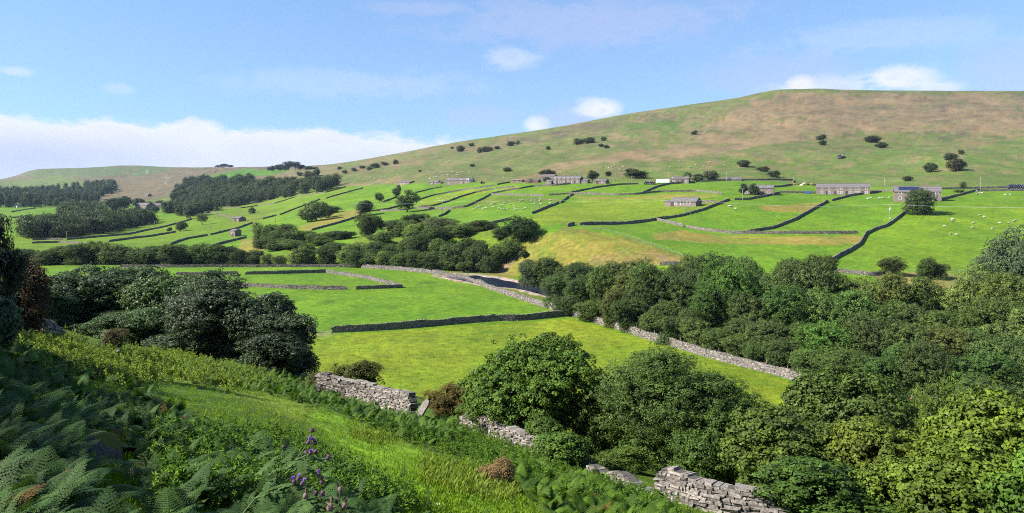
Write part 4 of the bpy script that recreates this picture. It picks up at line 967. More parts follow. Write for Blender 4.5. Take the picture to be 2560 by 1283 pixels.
# wooded bank
G2 = 'wooded bank between meadow and strips'
for px, pt, w_, Y, c, key in [(648,552,40,440,LTG,'midopen'),(672,558,60,420,DKG,'mid'),(700,556,66,410,MDG,'mid'),(735,566,60,404,DKG,'mid'),(715,580,70,392,DKG,'mid'),(760,572,56,400,MDG,'mid'),(655,590,46,400,DKG,'mid'),(790,580,60,390,MDG,'mid'),(830,578,66,392,DKG,'mid'),(860,590,50,388,(.03,.06,.02),'mid'),(800,600,60,372,MDG,'mid'),
 (745,618,50,326,LTG,'mid'),(775,622,54,330,MDG,'mid'),(820,610,60,330,DKG,'mid'),(865,606,62,324,MDG,'mid'),(905,602,60,326,LTG,'mid'),(945,598,66,322,DKG,'mid'),(985,600,66,320,MDG,'mid'),(1025,590,70,318,MDG,'mid'),(1060,580,72,314,DKG,'mid'),(1100,592,70,312,MDG,'mid'),(1135,590,70,308,DKG,'mid'),(1170,590,66,306,DKG,'mid'),(1205,596,60,302,DKG,'mid'),(1240,606,50,300,MDG,'mid'),
 (985,545,66,390,GRY_G,'midopen'),(1040,528,70,392,(.03,.055,.022),'mid'),(1005,560,60,370,MDG,'mid'),(1055,548,80,360,LTG,'mid'),(1100,540,76,362,GRY_G,'mid'),(1140,562,70,350,MDG,'mid'),(1180,562,70,346,DKG,'mid'),(1215,570,64,340,DKG,'mid'),(1080,560,70,336,MDG,'mid'),(1030,566,66,336,MDG,'mid'),
 (690,600,60,380,DKG,'mid'),(730,600,60,376,MDG,'mid'),(770,612,50,356,DKG,'mid'),(840,600,60,352,MDG,'mid'),(890,622,50,312,DKG,'mid'),(925,630,50,310,MDG,'mid'),(970,625,56,306,DKG,'mid'),(1005,622,56,304,MDG,'mid'),(1040,618,60,302,DKG,'mid'),(1085,615,60,300,DKG,'mid'),(1130,615,60,297,MDG,'mid'),(1180,612,60,296,DKG,'mid'),(1215,625,50,292,DKG,'mid'),(960,575,60,350,DKG,'mid'),(1160,575,66,340,DKG,'mid'),(1100,565,60,345,(.05,.08,.025),'mid'),(1020,545,50,380,MDG,'mid'),
 (1255,585,50,318,DKG,'mid'),(950,625,46,308,LTG,'mid'),(1060,632,50,300,MDG,'mid'),(1120,640,46,296,DKG,'mid'),(1160,650,36,290,MDG,'hawthorn'),(700,640,40,318,LTG,'midopen'),(880,640,40,314,MDG,'midopen')]:
    p, h = ptop(px, pt, Y); tree('broadleaf_tree', key, p, w_ * Y / F * random.uniform(1.05, 1.3), h, (lambda k: tuple(q * k for q in c))(random.uniform(.85, 1.3)), 'broadleaf tree crowded on the wooded bank behind the meadow', 'tree', G2)
# riverside belt
G3 = 'riverside wood beyond the pale wall'
random.seed(21)
for px, pt, w_, Y, c, key in [(1425,735,70,186,DKG,'mid'),(1480,745,70,177,MDG,'mid'),(1530,755,70,169,OLV,'mid'),(1580,765,80,163,DKG,'mid'),(1625,780,70,157,MDG,'mid'),(1690,800,80,149,DKG,'mid'),(1740,815,80,144,MDG,'mid'),(1800,830,90,139,DKG,'mid'),(1850,850,80,134,MDG,'mid'),(1900,860,80,130,DKG,'mid'),(1960,875,90,126,DKG,'mid'),(2020,885,90,122,MDG,'mid'),(1750,690,100,185,DKG,'mid'),(1860,660,90,200,MDG,'mid'),(1740,640,60,230,OLV,'midopen'),
 (1320,650,64,250,BLG,'mid'),(1362,655,70,246,DKG,'mid'),(1410,662,76,238,DKG,'mid'),(1465,655,86,226,DKG,'mid'),(1440,672,80,216,(.04,.075,.025),'mid'),
 (1545,660,70,226,OLV,'midopen'),(1600,655,80,222,OLV,'midopen'),(1650,668,80,214,MDG,'mid'),(1695,660,76,206,DKG,'mid'),
 (1395,694,84,196,DKG,'mid'),(1450,682,100,190,(.045,.085,.025),'mid'),(1515,690,100,184,MDG,'mid'),(1570,694,96,178,OLV,'mid'),(1640,690,110,174,MDG,'mid'),(1590,720,90,168,DKG,'mid'),(1690,690,100,172,DKG,'mid'),
 (1660,745,90,160,MDG,'mid'),(1720,770,80,152,DKG,'mid'),
 (1820,628,158,205,(.042,.07,.022),'mid'),(1775,660,110,176,(.055,.12,.022),'midopen'),(1835,690,120,166,(.055,.115,.022),'mid'),(1770,720,110,158,(.05,.105,.022),'midopen'),
 (1968,636,66,224,(.05,.08,.022),'mid'),(2046,637,70,226,(.055,.08,.022),'mid'),
 (1905,685,110,178,MDG,'mid'),(1975,665,130,172,DKG,'mid'),(2045,668,120,170,DKG,'mid'),(2110,690,120,172,MDG,'mid'),(2170,700,120,168,LTG,'midopen'),(2240,698,120,166,(.08,.12,.03),'midopen'),(2310,705,120,166,(.07,.11,.028),'midopen'),(2370,738,80,164,DKG,'mid'),
 (1890,745,130,150,DKG,'mid'),(1960,730,140,148,(.04,.085,.022),'mid'),(2040,735,150,146,MDG,'mid'),(2120,750,140,144,(.06,.125,.03),'midopen'),(2200,755,140,142,(.06,.12,.028),'mid'),(2290,760,140,140,DKG,'mid'),(2370,775,140,138,(.055,.095,.025),'mid'),
 (1860,800,110,140,DKG,'mid'),(1930,810,120,134,DKG,'mid'),(2010,820,130,130,(.045,.085,.022),'mid'),(2090,825,140,126,(.06,.14,.026),'mid'),(2170,815,150,124,DKG,'mid'),(2250,820,150,122,MDG,'mid'),(2340,830,150,120,OLV,'mid'),(2430,830,160,120,MDG,'mid'),
 (2545,600,150,190,BLG,'mid'),(2490,640,130,186,(.045,.085,.03),'mid'),(2600,620,150,180,BLG,'mid'),(2450,700,150,160,LTG,'mid'),(2530,705,170,152,(.075,.12,.026),'mid'),(2470,760,170,140,(.065,.11,.026),'mid'),(2560,780,180,130,MDG,'mid'),(2640,700,170,150,MDG,'mid'),
 (2400,800,150,126,(.06,.10,.025),'mid'),(2520,860,190,112,DKG,'mid'),(2420,890,170,106,(.05,.10,.025),'mid'),(2330,890,150,108,DKG,'mid'),(2240,880,140,112,(.04,.08,.022),'mid'),(2150,880,130,116,DKG,'mid'),(2070,880,110,120,MDG,'mid'),(2600,900,190,104,DKG,'mid'),(2500,960,180,96,DKG,'mid')]:
    p, h = ptop(px + random.uniform(-10, 10), pt + random.uniform(-34, 6) * (1 if Y < 200 else .5), Y); tree('broadleaf_tree', key, p, w_ * Y / F * random.uniform(1.05, 1.35), h * random.uniform(1.0, 1.12), (lambda k: tuple(q * k for q in c))(random.uniform(.82, 1.22)), 'broadleaf tree packed into the riverside wood beyond the long pale wall', 'tree', G3)
# far woods read as single masses
def woodland(name, poly, n, hm, key, cols, label, seed, ymin=300., jit=.25):
    r = np.random.default_rng(seed); xs = [q[0] for q in poly]; ys = [q[1] for q in poly]; Q = []
    while len(Q) < n:
        x = r.uniform(min(xs), max(xs), 400); y = r.uniform(min(ys), max(ys), 400); k = pip(poly, x, y); Q += list(zip(x[k], y[k]))
    Q = np.array(Q[:n]); Pp = hits(Q[:, 0], Q[:, 1], ymin); Vs, Fs, Ts, n0 = [], [], [], 0
    temps = [crown(n=700, leaf=.085, seed=seed * 10 + i, zlo=.0, nl=16, lobe=.22, core=.8, per=7, **key) for i in range(5)]
    for i, p in enumerate(Pp):
        V, Fa, T_, _, _ = temps[i % 5]; h = hm * r.uniform(1 - jit, 1 + jit); a = r.uniform(0, 6.28); c, s = math.cos(a), math.sin(a)
        wd = h * r.uniform(.85, 1.25) * (.55 if 'cone' in key else 1)
        Vr = np.c_[(V[:, 0] * c - V[:, 1] * s) * wd, (V[:, 0] * s + V[:, 1] * c) * wd, V[:, 2] * h] + p
        Vs.append(Vr); Fs.append(Fa + n0); n0 += len(V); Ts.append(np.clip(T_ * .7 + r.uniform(-.1, .3), 0, 1))
    o = link(name, mk_mesh(name, np.vstack(Vs), np.vstack(Fs), False, {'tint': np.concatenate(Ts)}, (M_LEAF,)), color=cols)
    return tag(o, label, 'woodland', kind='stuff')
woodland('plantation', [(-80,520),(-80,488),(90,484),(200,470),(286,462),(294,482),(244,494),(250,506),(180,516),(100,520)], 460, 19, dict(cone=.28), (.04,.07,.036), 'dark conifer plantation on the lower slope of the moor', 5, 900)
woodland('hillside_wood', [(478,546),(556,520),(646,510),(740,490),(820,478),(846,466),(842,456),(780,460),(700,462),(640,462),(560,470),(500,480),(450,478),(430,500),(440,520),(400,530)], 420, 13, {}, (.042,.068,.026), 'broadleaf wood covering the slope below the fell', 6, 700)
woodland('valley_wood', [(70,598),(180,594),(260,582),(330,570),(392,556),(400,552),(330,550),(250,556),(200,560),(240,562),(160,570),(90,575),(60,580)], 190, 12.5, {}, (.036,.06,.026), 'dark belt of trees along the far valley floor', 7, 500)
woodland('copse', [(135,545),(150,530),(180,522),(230,515),(262,530),(250,548),(190,552)], 60, 14, {}, (.05,.08,.032), 'rounded copse below the conifer plantation', 8, 600)
woodland('moor_foot_wood', [(440,476),(470,458),(520,452),(560,455),(640,450),(620,462),(540,474),(460,486)], 110, 14, {}, (.034,.055,.028), 'dark wood below the bright field on the moor edge', 9, 900)
# ---------------------------------------------------------------- near slope: walls, trees, bracken, grass, thistles
NWK = dict(sl=.24, ch=.08, th=.5, jit=.10, cope=False, ymin=8., m=M_WALLP, group='broken wall of the near slope')
wall([(795,982),(860,998),(940,1018),(1000,1035),(1034,1046)], 'tallest length of broken drystone wall ending at the leaning slab', h=1.12, ruin=.14, end=.2, **NWK)
wall([(1160,1072),(1230,1093),(1300,1119),(1400,1156),(1470,1184)], 'broken wall length running under the bright leafy tree', h=.85, ruin=.24, end=.6, **NWK)
wall([(1478,1192),(1540,1212),(1600,1228),(1650,1240)], 'low collapsed rubble length of wall below the airy ash tree', h=.36, ruin=.4, end=.3, **NWK)
wall([(1648,1243),(1700,1258),(1760,1276),(1840,1296),(1960,1325)], 'sturdy pale length of wall running into the big leafy sycamore', h=.85, ruin=.18, end=.5, **NWK)
wall([(96,842),(120,846),(150,850)], 'crumbling wall end poking out left of the dark shrubs', h=1.0, ruin=.25, end=.3, **NWK)

def rock(name, px, py, wpx, label, sq=(1, .8, .7), moss=0., seed=1, tilt=0., ymin=2., m=None, Y=None, cat='rock', group=None):
    import bmesh
    p = hit(px, py, ymin) if Y is None else at(px, Y); s = wpx * p[1] / F * .5; r = np.random.default_rng(seed)
    bmx = bmesh.new(); bmesh.ops.create_icosphere(bmx, subdivisions=4, radius=1); V = np.array([v.co[:] for v in bmx.verts]); Fa = np.array([[v.index for v in f.verts] for f in bmx.faces]); bmx.free()
    for k in range(16):
        n = unit(r.normal(size=3)); d = r.uniform(.55, .85); q = V @ n; V = V - np.maximum(q - d, 0)[:, None] * n
    V *= (1 + .06 * fbm(V[:, 0] * 4 + V[:, 2] * 3, V[:, 1] * 4, seed, 4))[:, None]
    V = V * np.array(sq) * s; c, sn = math.cos(tilt), math.sin(tilt); V = np.c_[V[:, 0]*c - V[:, 2]*sn, V[:, 1], V[:, 0]*sn + V[:, 2]*c]
    V[:, 2] += s * sq[2] * .55
    return tag(link(name, mk_mesh(name, V, Fa, False, mats=(m or M_WALLP,)), loc=p), label, cat, group)
# mossy boulder material: moss grows on the upward faces
M_MOSSY, nt, out = mat('mossy_rock')
tc = N(nt, 'TexCoord').outputs['Object']; gn = N(nt, 'SeparateXYZ'); nt.links.new(N(nt, 'NewGeometry').outputs['Normal'], gn.inputs[0])
n1 = NOISE(nt, tc, 9, 5, .65); n2 = NOISE(nt, tc, 30, 4, .6)
ms = MR(nt, MA(nt, 'ADD', gn.outputs[2], MA(nt, 'MULTIPLY', n1, .9)), .75, 1.05)
c = MIX(nt, ms, MIX(nt, n1, (.05, .045, .043), (.22, .2, .185)), MIX(nt, n2, (.035, .045, .01), (.11, .105, .018)))
nt.links.new(BSDF(nt, c, .95, .15, BUMP(nt, n2, .9, .02)), out.inputs[0])
rock('boulder', 250, 1148, 140, 'mossy dark boulder among the bracken in the shade', (1, .8, .72), seed=3, m=M_MOSSY, tilt=-.25)
rock('boulder', 348, 1205, 80, 'smaller half buried boulder just below the mossy one', (1, .8, .75), seed=5, m=M_MOSSY, tilt=-.5)
rock('rock', 482, 1283, 46, 'pale rock lying at the lower edge beside the thistle stems', (1, .7, .5), seed=6)
rock('rock', 548, 1281, 36, 'smaller pale rock next to the one beside the thistles', (1, .7, .6), seed=7)
rock('rock', 1094, 1264, 15, 'little white stone on the bright grass path', (1, .8, .6), seed=8, m=M_WHITE)
rock('rock', 293, 888, 22, 'pinkish stone under the dark shrubs', (1, .8, .8), seed=9, ymin=15)
for i, (px, py, w_) in enumerate([(1060,1062,16),(1490,1210,12),(1530,1222,13),(1622,1250,14),(1680,1272,15),(1265,1118,11),(1150,1078,12),(812,1000,14)]):
    rock('fallen_stone', px, py, w_, 'loose stone fallen at the foot of the broken wall', (1, .8, .6), seed=20 + i, ymin=8, cat='stone', group='loose stones by the broken wall')
# leaning gate slab
p = hit(1040, 1051, 8); k_ = p[1] / F
b = MB(); L_ = 62 * k_; w2 = .17; V0 = np.array([(-w2,-.07,-.15),(w2,-.07,-.15),(w2,.07,-.15),(-w2,.07,-.15),(-w2*.9,-.06,L_*.8),(w2*.9,-.06,L_*.85),(w2*.9,.06,L_*.85),(-w2*.9,.06,L_*.8),(-w2*.3,-.05,L_),(w2*.5,-.05,L_*.97),(w2*.5,.05,L_*.97),(-w2*.3,.05,L_)])
b.add(V0, [(0,3,2,1),(0,1,5,4),(1,2,6,5),(2,3,7,6),(3,0,4,7),(4,5,9,8),(5,6,10,9),(6,7,11,10),(7,4,8,11),(8,9,10,11)])
g = b.build('gate_slab', M_WALLP); g.location = p; g.rotation_euler = (math.radians(-16), math.radians(27), math.radians(-38)); tag(g, 'flat stone slab leaning in the gap of the broken wall', 'stone slab')

# ---- near trees, each crown modelled for itself
def ntree(px, pt, Y, wpx, key, col, label, n, leaf, seed, name='broadleaf_tree', m=None, tk=None, cat='tree', group=None, pb=None, **k):
    p = at(px, Y); h = (HZ - pt) / F * Y - p[2]; w_ = wpx * Y / F
    me, C = crown_mesh(name + '_crown', m or M_LEAF, n=n, leaf=leaf / max(w_, h), seed=seed, **k)
    tm = trunk_mesh(name + '_trunk', C, seed, **(tk or {}))
    return tree(name, None, p, w_, h, col, label, cat, group, rz=0, meshes=(me, tm))
LITG = (.062, .125, .02)
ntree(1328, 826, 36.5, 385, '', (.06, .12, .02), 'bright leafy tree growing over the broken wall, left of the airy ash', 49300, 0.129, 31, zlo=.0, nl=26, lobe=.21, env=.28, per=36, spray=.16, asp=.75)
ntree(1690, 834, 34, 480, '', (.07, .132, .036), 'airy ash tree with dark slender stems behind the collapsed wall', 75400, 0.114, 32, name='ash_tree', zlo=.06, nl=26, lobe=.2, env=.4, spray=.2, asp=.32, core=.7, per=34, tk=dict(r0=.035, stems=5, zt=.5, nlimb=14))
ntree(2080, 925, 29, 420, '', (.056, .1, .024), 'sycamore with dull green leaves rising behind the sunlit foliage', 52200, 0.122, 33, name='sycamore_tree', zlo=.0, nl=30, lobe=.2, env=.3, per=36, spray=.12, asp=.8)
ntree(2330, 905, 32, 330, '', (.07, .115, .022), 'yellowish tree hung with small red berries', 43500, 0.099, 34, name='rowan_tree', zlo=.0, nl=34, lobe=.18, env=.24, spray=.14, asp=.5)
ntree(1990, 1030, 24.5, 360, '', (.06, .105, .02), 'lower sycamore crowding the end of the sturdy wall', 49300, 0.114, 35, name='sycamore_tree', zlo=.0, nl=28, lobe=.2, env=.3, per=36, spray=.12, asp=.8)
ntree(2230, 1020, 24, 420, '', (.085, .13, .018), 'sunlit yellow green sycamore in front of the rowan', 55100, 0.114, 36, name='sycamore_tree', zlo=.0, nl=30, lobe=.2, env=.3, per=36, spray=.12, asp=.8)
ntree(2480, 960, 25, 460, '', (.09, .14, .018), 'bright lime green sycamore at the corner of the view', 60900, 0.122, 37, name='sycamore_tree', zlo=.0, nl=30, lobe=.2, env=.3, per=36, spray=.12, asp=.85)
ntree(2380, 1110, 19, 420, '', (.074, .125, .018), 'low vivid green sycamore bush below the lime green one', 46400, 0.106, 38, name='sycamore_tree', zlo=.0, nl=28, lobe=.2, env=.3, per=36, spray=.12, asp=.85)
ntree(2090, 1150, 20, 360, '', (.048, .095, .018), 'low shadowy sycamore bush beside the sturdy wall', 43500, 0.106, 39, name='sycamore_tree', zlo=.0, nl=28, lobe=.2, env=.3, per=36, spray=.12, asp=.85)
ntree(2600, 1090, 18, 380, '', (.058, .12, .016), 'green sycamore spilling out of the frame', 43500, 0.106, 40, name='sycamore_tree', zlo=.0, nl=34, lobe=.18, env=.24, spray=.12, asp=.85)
BLU = (.05, .078, .04)
ntree(225, 645, 62, 300, '', (.05, .08, .034), 'broad dark shrub tree, the highest on the near slope', 52200, 0.198, 41, name='hawthorn_tree', m=M_LEAFG, zlo=.0, nl=30, lobe=.2, env=.3, per=36, spray=.10, asp=.7)
ntree(410, 675, 60, 230, '', (.058, .10, .032), 'mid green shrub tree between the two broad dark ones', 43500, 0.182, 42, name='hawthorn_tree', m=M_LEAFG, zlo=.0, nl=34, lobe=.18, env=.24, spray=.10, asp=.7)
ntree(578, 686, 55, 330, '', BLU, 'large rounded blue green shrub tree beside the meadow gateway', 63800, 0.167, 43, name='hawthorn_tree', m=M_LEAFG, zlo=.0, nl=36, lobe=.18, env=.26, per=30, spray=.07, asp=.65)
ntree(690, 785, 51, 235, '', (.042, .066, .034), 'low dark skirt of shrub reaching down to the broken wall', 37700, 0.152, 44, name='hawthorn_tree', m=M_LEAFG, zlo=.0, nl=46, lobe=.15, spray=.08, asp=.65)
ntree(330, 760, 55, 200, '', (.05, .09, .03), 'dense green shrub in front of the shrub trees', 37700, 0.152, 45, name='hawthorn_tree', m=M_LEAFG, zlo=.0, nl=46, lobe=.15, spray=.1, asp=.7)
ntree(130, 700, 57, 170, '', (.045, .075, .03), 'dark shrub leaning out over the crumbling wall end', 31900, 0.152, 46, name='hawthorn_tree', m=M_LEAFG, zlo=.0, nl=40, lobe=.16, spray=.1, asp=.7)
ntree(-15, 520, 27, 150, '', (.03, .045, .028), 'tall dark thorn tree at the margin of the view', 20000, 0.1, 47, name='thorn_tree', m=M_LEAFG, zlo=.0, nl=60, lobe=.13, spray=.22, asp=.55, core=.8, tk=dict(nlimb=20))
ntree(40, 640, 33, 150, '', (.06, .045, .03), 'reddish brown thorn bush with berries under the tall dark thorn', 31900, 0.091, 48, name='thorn_tree', zlo=.0, nl=44, lobe=.15, spray=.2, asp=.55, tk=dict(nlimb=20))
ntree(-30, 740, 22, 150, '', (.045, .08, .035), 'bush with drooping broad leaves below the brown thorn', 17400, 0.106, 49, name='elder_bush', m=M_LEAFG, zlo=.0, nl=36, lobe=.16, spray=.2, asp=.6, cat='bush')
ntree(893, 886, 46.5, 128, '', (.07, .085, .02), 'ragged olive bush behind the tallest wall length', 10150, 0.114, 50, name='thorn_bush', zlo=.0, nl=40, lobe=.14, spray=.35, asp=.5, core=.4, cat='bush', tk=dict(nlimb=26, zt=.2))
ntree(806, 915, 45, 80, '', (.07, .08, .022), 'small olive bush at the end of the dark shrubs', 5075, 0.106, 51, name='thorn_bush', zlo=.0, nl=30, lobe=.15, spray=.3, asp=.5, core=.4, cat='bush', tk=dict(nlimb=20, zt=.2))
ntree(1130, 950, 41, 150, '', (.105, .085, .03), 'brownish thorn bush between the leaning slab and the bright tree', 18850, 0.084, 52, name='thorn_bush', zlo=.0, nl=46, lobe=.14, spray=.25, asp=.45, core=.6, cat='bush', tk=dict(nlimb=24, zt=.2))
ntree(285, 820, 38, 80, '', (.09, .085, .05), 'pale twiggy bush in front of the dark shrubs', 3770, 0.091, 53, name='twiggy_bush', zlo=.05, nl=30, lobe=.14, spray=.35, asp=.35, core=.2, cat='bush', tk=dict(nlimb=30, zt=.25, r0=.02))
ntree(1180, 1010, 38.5, 90, '', (.06, .10, .02), 'dark green bramble bush under the bright tree', 13050, 0.084, 54, name='bramble_bush', zlo=.0, nl=36, lobe=.16, spray=.2, asp=.7, cat='bush')
ntree(1245, 1150, 17.2, 74, '', (.26, .19, .09), 'rounded clump of pale brown seedheads on the grass bank', 13050, 0.034, 55, name='seedhead_clump', zlo=.0, nl=44, lobe=.16, spray=.3, asp=.5, core=.8, cat='bush', m=M_GRASS)
ntree(1490, 925, 35, 190, '', (.058, .105, .024), 'dark shaded bush filling the space between the leafy tree and the ash', 23200, 0.099, 56, name='bush', zlo=.0, nl=40, lobe=.17, spray=.15, asp=.6, cat='bush')
ntree(1780, 1040, 30, 240, '', (.05, .095, .022), 'dark bush under the ash tree behind the sturdy wall', 26100, 0.099, 57, name='bush', zlo=.0, nl=40, lobe=.17, spray=.15, asp=.6, cat='bush')
ntree(1560, 1120, 30.5, 130, '', (.06, .105, .022), 'low green bush in front of the ash stems', 11600, 0.084, 58, name='bush', zlo=.0, nl=30, lobe=.18, spray=.2, asp=.6, cat='bush')
ntree(1590, 1030, 38, 260, '', (.04, .075, .02), 'dark bush behind the stems of the airy ash', 26000, .12, 59, name='bush', zlo=.0, nl=40, lobe=.18, spray=.12, asp=.6, cat='bush')
ntree(330, 655, 64, 260, '', (.05, .082, .034), 'flat topped dark shrub tree behind the mid green one', 40000, .2, 60, name='hawthorn_tree', m=M_LEAFG, zlo=.0, nl=34, lobe=.19, env=.24, per=30, spray=.10, asp=.7)
ntree(470, 800, 53, 210, '', (.04, .066, .03), 'dark low shrub under the large rounded blue green one', 26000, .17, 61, name='hawthorn_tree', m=M_LEAFG, zlo=.0, nl=34, lobe=.18, env=.24, spray=.10, asp=.7)
ntree(1405, 1085, 28.6, 150, '', (.058, .115, .02), 'leafy bush in front of the broken wall below the bright leafy tree', 16000, .1, 62, name='bush', zlo=.0, nl=30, lobe=.18, spray=.2, asp=.7, cat='bush')
ntree(1350, 1040, 31.5, 120, '', (.058, .115, .02), 'overhanging bush hiding the middle of the broken wall', 12000, .11, 63, name='bush', zlo=.0, nl=26, lobe=.18, spray=.2, asp=.7, cat='bush')
ntree(640, 735, 53, 220, '', (.046, .072, .036), 'dark shrub joining the large rounded shrub tree to the low dark skirt', 30000, .17, 64, name='hawthorn_tree', m=M_LEAFG, zlo=.0, nl=34, lobe=.19, env=.2, per=30, spray=.10, asp=.65)
ntree(300, 780, 57, 240, '', (.045, .072, .03), 'shadowy low shrub filling the foot of the dark shrub trees', 26000, .18, 65, name='hawthorn_tree', m=M_LEAFG, zlo=.0, nl=34, lobe=.19, env=.2, per=30, spray=.10, asp=.65)
# rowan berries
for o in [q for q in bpy.data.objects if q.name.startswith('rowan_tree')]:
    r = np.random.default_rng(5); b = MB(); cr = [c_ for c_ in o.children if c_.name.startswith('crown')][0]
    co_ = np.empty(len(cr.data.vertices) * 3, np.float32); cr.data.vertices.foreach_get('co', co_); co_ = co_.reshape(-1, 3) * np.array(cr.scale)
    up_ = co_[(co_[:, 2] > .45 * co_[:, 2].max()) & (co_[:, 1] < .6)]
    m_b = simple_mat('berry_red', (.2, .02, .01), .4, .5, .2)
    for q in up_[r.choice(len(up_), 26, replace=False)]:
        for _ in range(6):
            c = q + r.normal(size=3) * .045; s = .03; b.add(c + s * np.array([(1,0,0),(-1,0,0),(0,1,0),(0,-1,0),(0,0,1),(0,0,-1)]), [(0,2,4),(2,1,4),(1,3,4),(3,0,4),(2,0,5),(1,2,5),(3,1,5),(0,3,5)])
    b.build('berries', m_b, o)['kind'] = 'stuff'
# trees on the hillside beyond the edge of the view, which shade the bank
for i, (x, y, h, w_) in enumerate([(-34,33,6.2,5.0),(-31,29,6.0,5),(-28.5,26,5.6,5),(-26,23,5.4,4.6),(-23.5,20,5.7,5),(-21.5,17,6.0,5),(-19.5,14,6.0,5),(-17.5,11,6.0,5),(-15.5,8,5.9,4.8),(-13.5,5,5.5,4.8),(-12,2,4.8,4.4),(-17,4,5.5,5),(-21,9,5.5,5),(-10,-1,4.8,4.4)]):
    tree('broadleaf_tree', 'mid', (x, y, float(near_z(np.array([float(x)]), np.array([float(y)]))[0]) - .1), w_, h, DKG, 'broadleaf tree of the hillside row that shades the bracken bank', 'tree', 'hillside tree row above the bracken bank')

# ---- bracken fronds
def frond(lod, seed=0):
    """one arching frond along +X, unit length"""
    r = np.random.default_rng(seed); Vs, Ts = [], []
    def rach(t): return np.stack([.86 * t + .06 * t * t, 0 * t, .62 * t - .50 * t * t], -1)
    npn = {0: 16, 1: 13, 2: 9}[lod]
    st = 5; tt = np.linspace(0, 1, st); R_ = rach(tt); wv = .007 * (1 - .8 * tt) * (1 if lod < 2 else 1.5)
    for i in range(st - 1):
        Vs.append(np.array([R_[i] + (0, -wv[i], 0), R_[i] + (0, wv[i], 0), R_[i+1] + (0, wv[i+1], 0), R_[i+1] + (0, -wv[i+1], 0)])); Ts.append(.5)
    for i in range(npn):
        t = .20 + .79 * i / (npn - 1); p = rach(np.array([t]))[0]; d = rach(np.array([t + .01]))[0] - p; d /= np.linalg.norm(d)
        L = (.34 * (1 - ((t - .2) / .8)) ** .8 + .025) * r.uniform(.9, 1.08)
        for s in (-1, 1):
            ax = unit(np.array([.32, s * .95, -.10]) + .2 * d); fw = unit(np.cross(ax, np.array([0, 0, 1.]))) * s * -1; fw = d - ax * (d @ ax); fw /= np.linalg.norm(fw)
            tip = p + ax * L + np.array([0, 0, -.12 * L]); wd = (.15 if lod == 0 else .18) * L + .010
            if lod == 0:
                m = max(3, int(11 * L / .36))
                for j in range(m):
                    f = (j + .4) / m; c = p + (tip - p) * f; pl = wd * (1 - f) ** .7 + .006
                    for q in (-1, 1):
                        o = fw * q * pl + ax * pl * .35; hw = ax * (L / m) * .58
                        Vs.append(np.array([c - hw * .7, c + o * .55 - hw, c + o, c + o * .5 + hw])); Ts.append(r.uniform(.35, .65))
            elif lod == 1:
                m = 3
                for j in range(m):
                    f0, f1 = j / m, (j + 1.05) / m; c0, c1 = p + (tip - p) * f0, p + (tip - p) * min(1, f1); w0 = wd * (1 - f0) ** .7
                    Vs.append(np.array([c0 - fw * w0, c0 + fw * w0, c1 + fw * w0 * .35, c1 - fw * w0 * .35])); Ts.append(r.uniform(.3, .7))
            else:
                Vs.append(np.array([p - fw * wd * .6, p + ax * L * .35 + fw * wd * 1.1, tip, p + ax * L * .35 - fw * wd * .9])); Ts.append(r.uniform(.3, .7))
    V = np.concatenate(Vs); return V, np.arange(len(V)).reshape(-1, 4), np.repeat(Ts, 4)
def scatter(temps, P, yaw, pitch, sc, tint):
    """many copies of small templates gathered into one mesh"""
    Vs, Fs, Ts, n0 = [], [], [], 0; idx = np.arange(len(P)) % len(temps)
    for t, (V, Fa, T_) in enumerate(temps):
        k = np.flatnonzero(idx == t)
        if not len(k): continue
        cp, sp = np.cos(pitch[k])[:, None], np.sin(pitch[k])[:, None]; cy_, sy = np.cos(yaw[k])[:, None], np.sin(yaw[k])[:, None]
        x = V[None, :, 0] * cp - V[None, :, 2] * sp; z = V[None, :, 0] * sp + V[None, :, 2] * cp; y = V[None, :, 1] + 0 * x; s = sc[k][:, None]
        W_ = np.stack([(x * cy_ - y * sy) * s + P[k, 0:1], (x * sy + y * cy_) * s + P[k, 1:2], z * s + P[k, 2:3]], -1)
        Vs.append(W_.reshape(-1, 3)); Fs.append((Fa[None] + (np.arange(len(k)) * len(V))[:, None, None]).reshape(-1, Fa.shape[1]) + n0); n0 += len(k) * len(V)
        Ts.append(np.clip((T_[None] * .6 + tint[k][:, None]), 0, 1).ravel())
    return np.vstack(Vs), np.vstack(Fs), np.concatenate(Ts)
def pxscatter(n, polys, r, ymax=62., ymin=3., holes=()):
    out = []
    while sum(map(len, out)) < n:
        x = r.uniform(-120, 2000, 20000); y = r.uniform(800, 1700, 20000); k = np.zeros(20000, bool)
        jx_ = x + r.normal(size=20000) * 14; jy_ = y + r.normal(size=20000) * 8
        for q in polys: k |= pip(q, jx_, jy_)
        for q in holes: k &= ~pip(q, jx_, jy_)
        out.append(np.c_[x[k], y[k]])
    Q = np.vstack(out)[:n]; Pp = hits(Q[:, 0], Q[:, 1], ymin); return Pp[Pp[:, 1] < ymax]
TRACK = [(420,940),(560,955),(700,992),(860,1045),(980,1085),(1130,1150),(1230,1210),(1340,1290),(1400,1500),(1000,1500),(960,1300),(900,1220),(800,1150),(640,1075),(480,1000)]
ROCKS = [(175,1085),(330,1075),(440,1420),(170,1420)]; PALE = [(440,1235),(600,1235),(620,1420),(430,1420)]
HOLE = [(165,950),(255,945),(335,985),(300,1020),(190,1005)]
B1 = [(-120,850),(120,850),(230,905),(330,975),(430,1035),(560,1090),(700,1160),(800,1210),(880,1270),(960,1350),(1060,1700),(-120,1700)]
B2 = [(430,935),(560,905),(680,930),(800,990),(960,1040),(1060,1068),(1130,1090),(1120,1110),(1000,1085),(860,1030),(700,985),(560,955)]
B3 = [(1280,1150),(1480,1225),(1640,1290),(1800,1360),(1900,1400),(1450,1400),(1350,1260),(1250,1150)]
B4 = [(920,1105),(1060,1140),(1180,1195),(1150,1225),(1050,1200),(950,1155)]
B5 = [(1090,1040),(1165,1035),(1170,1070),(1120,1085)]
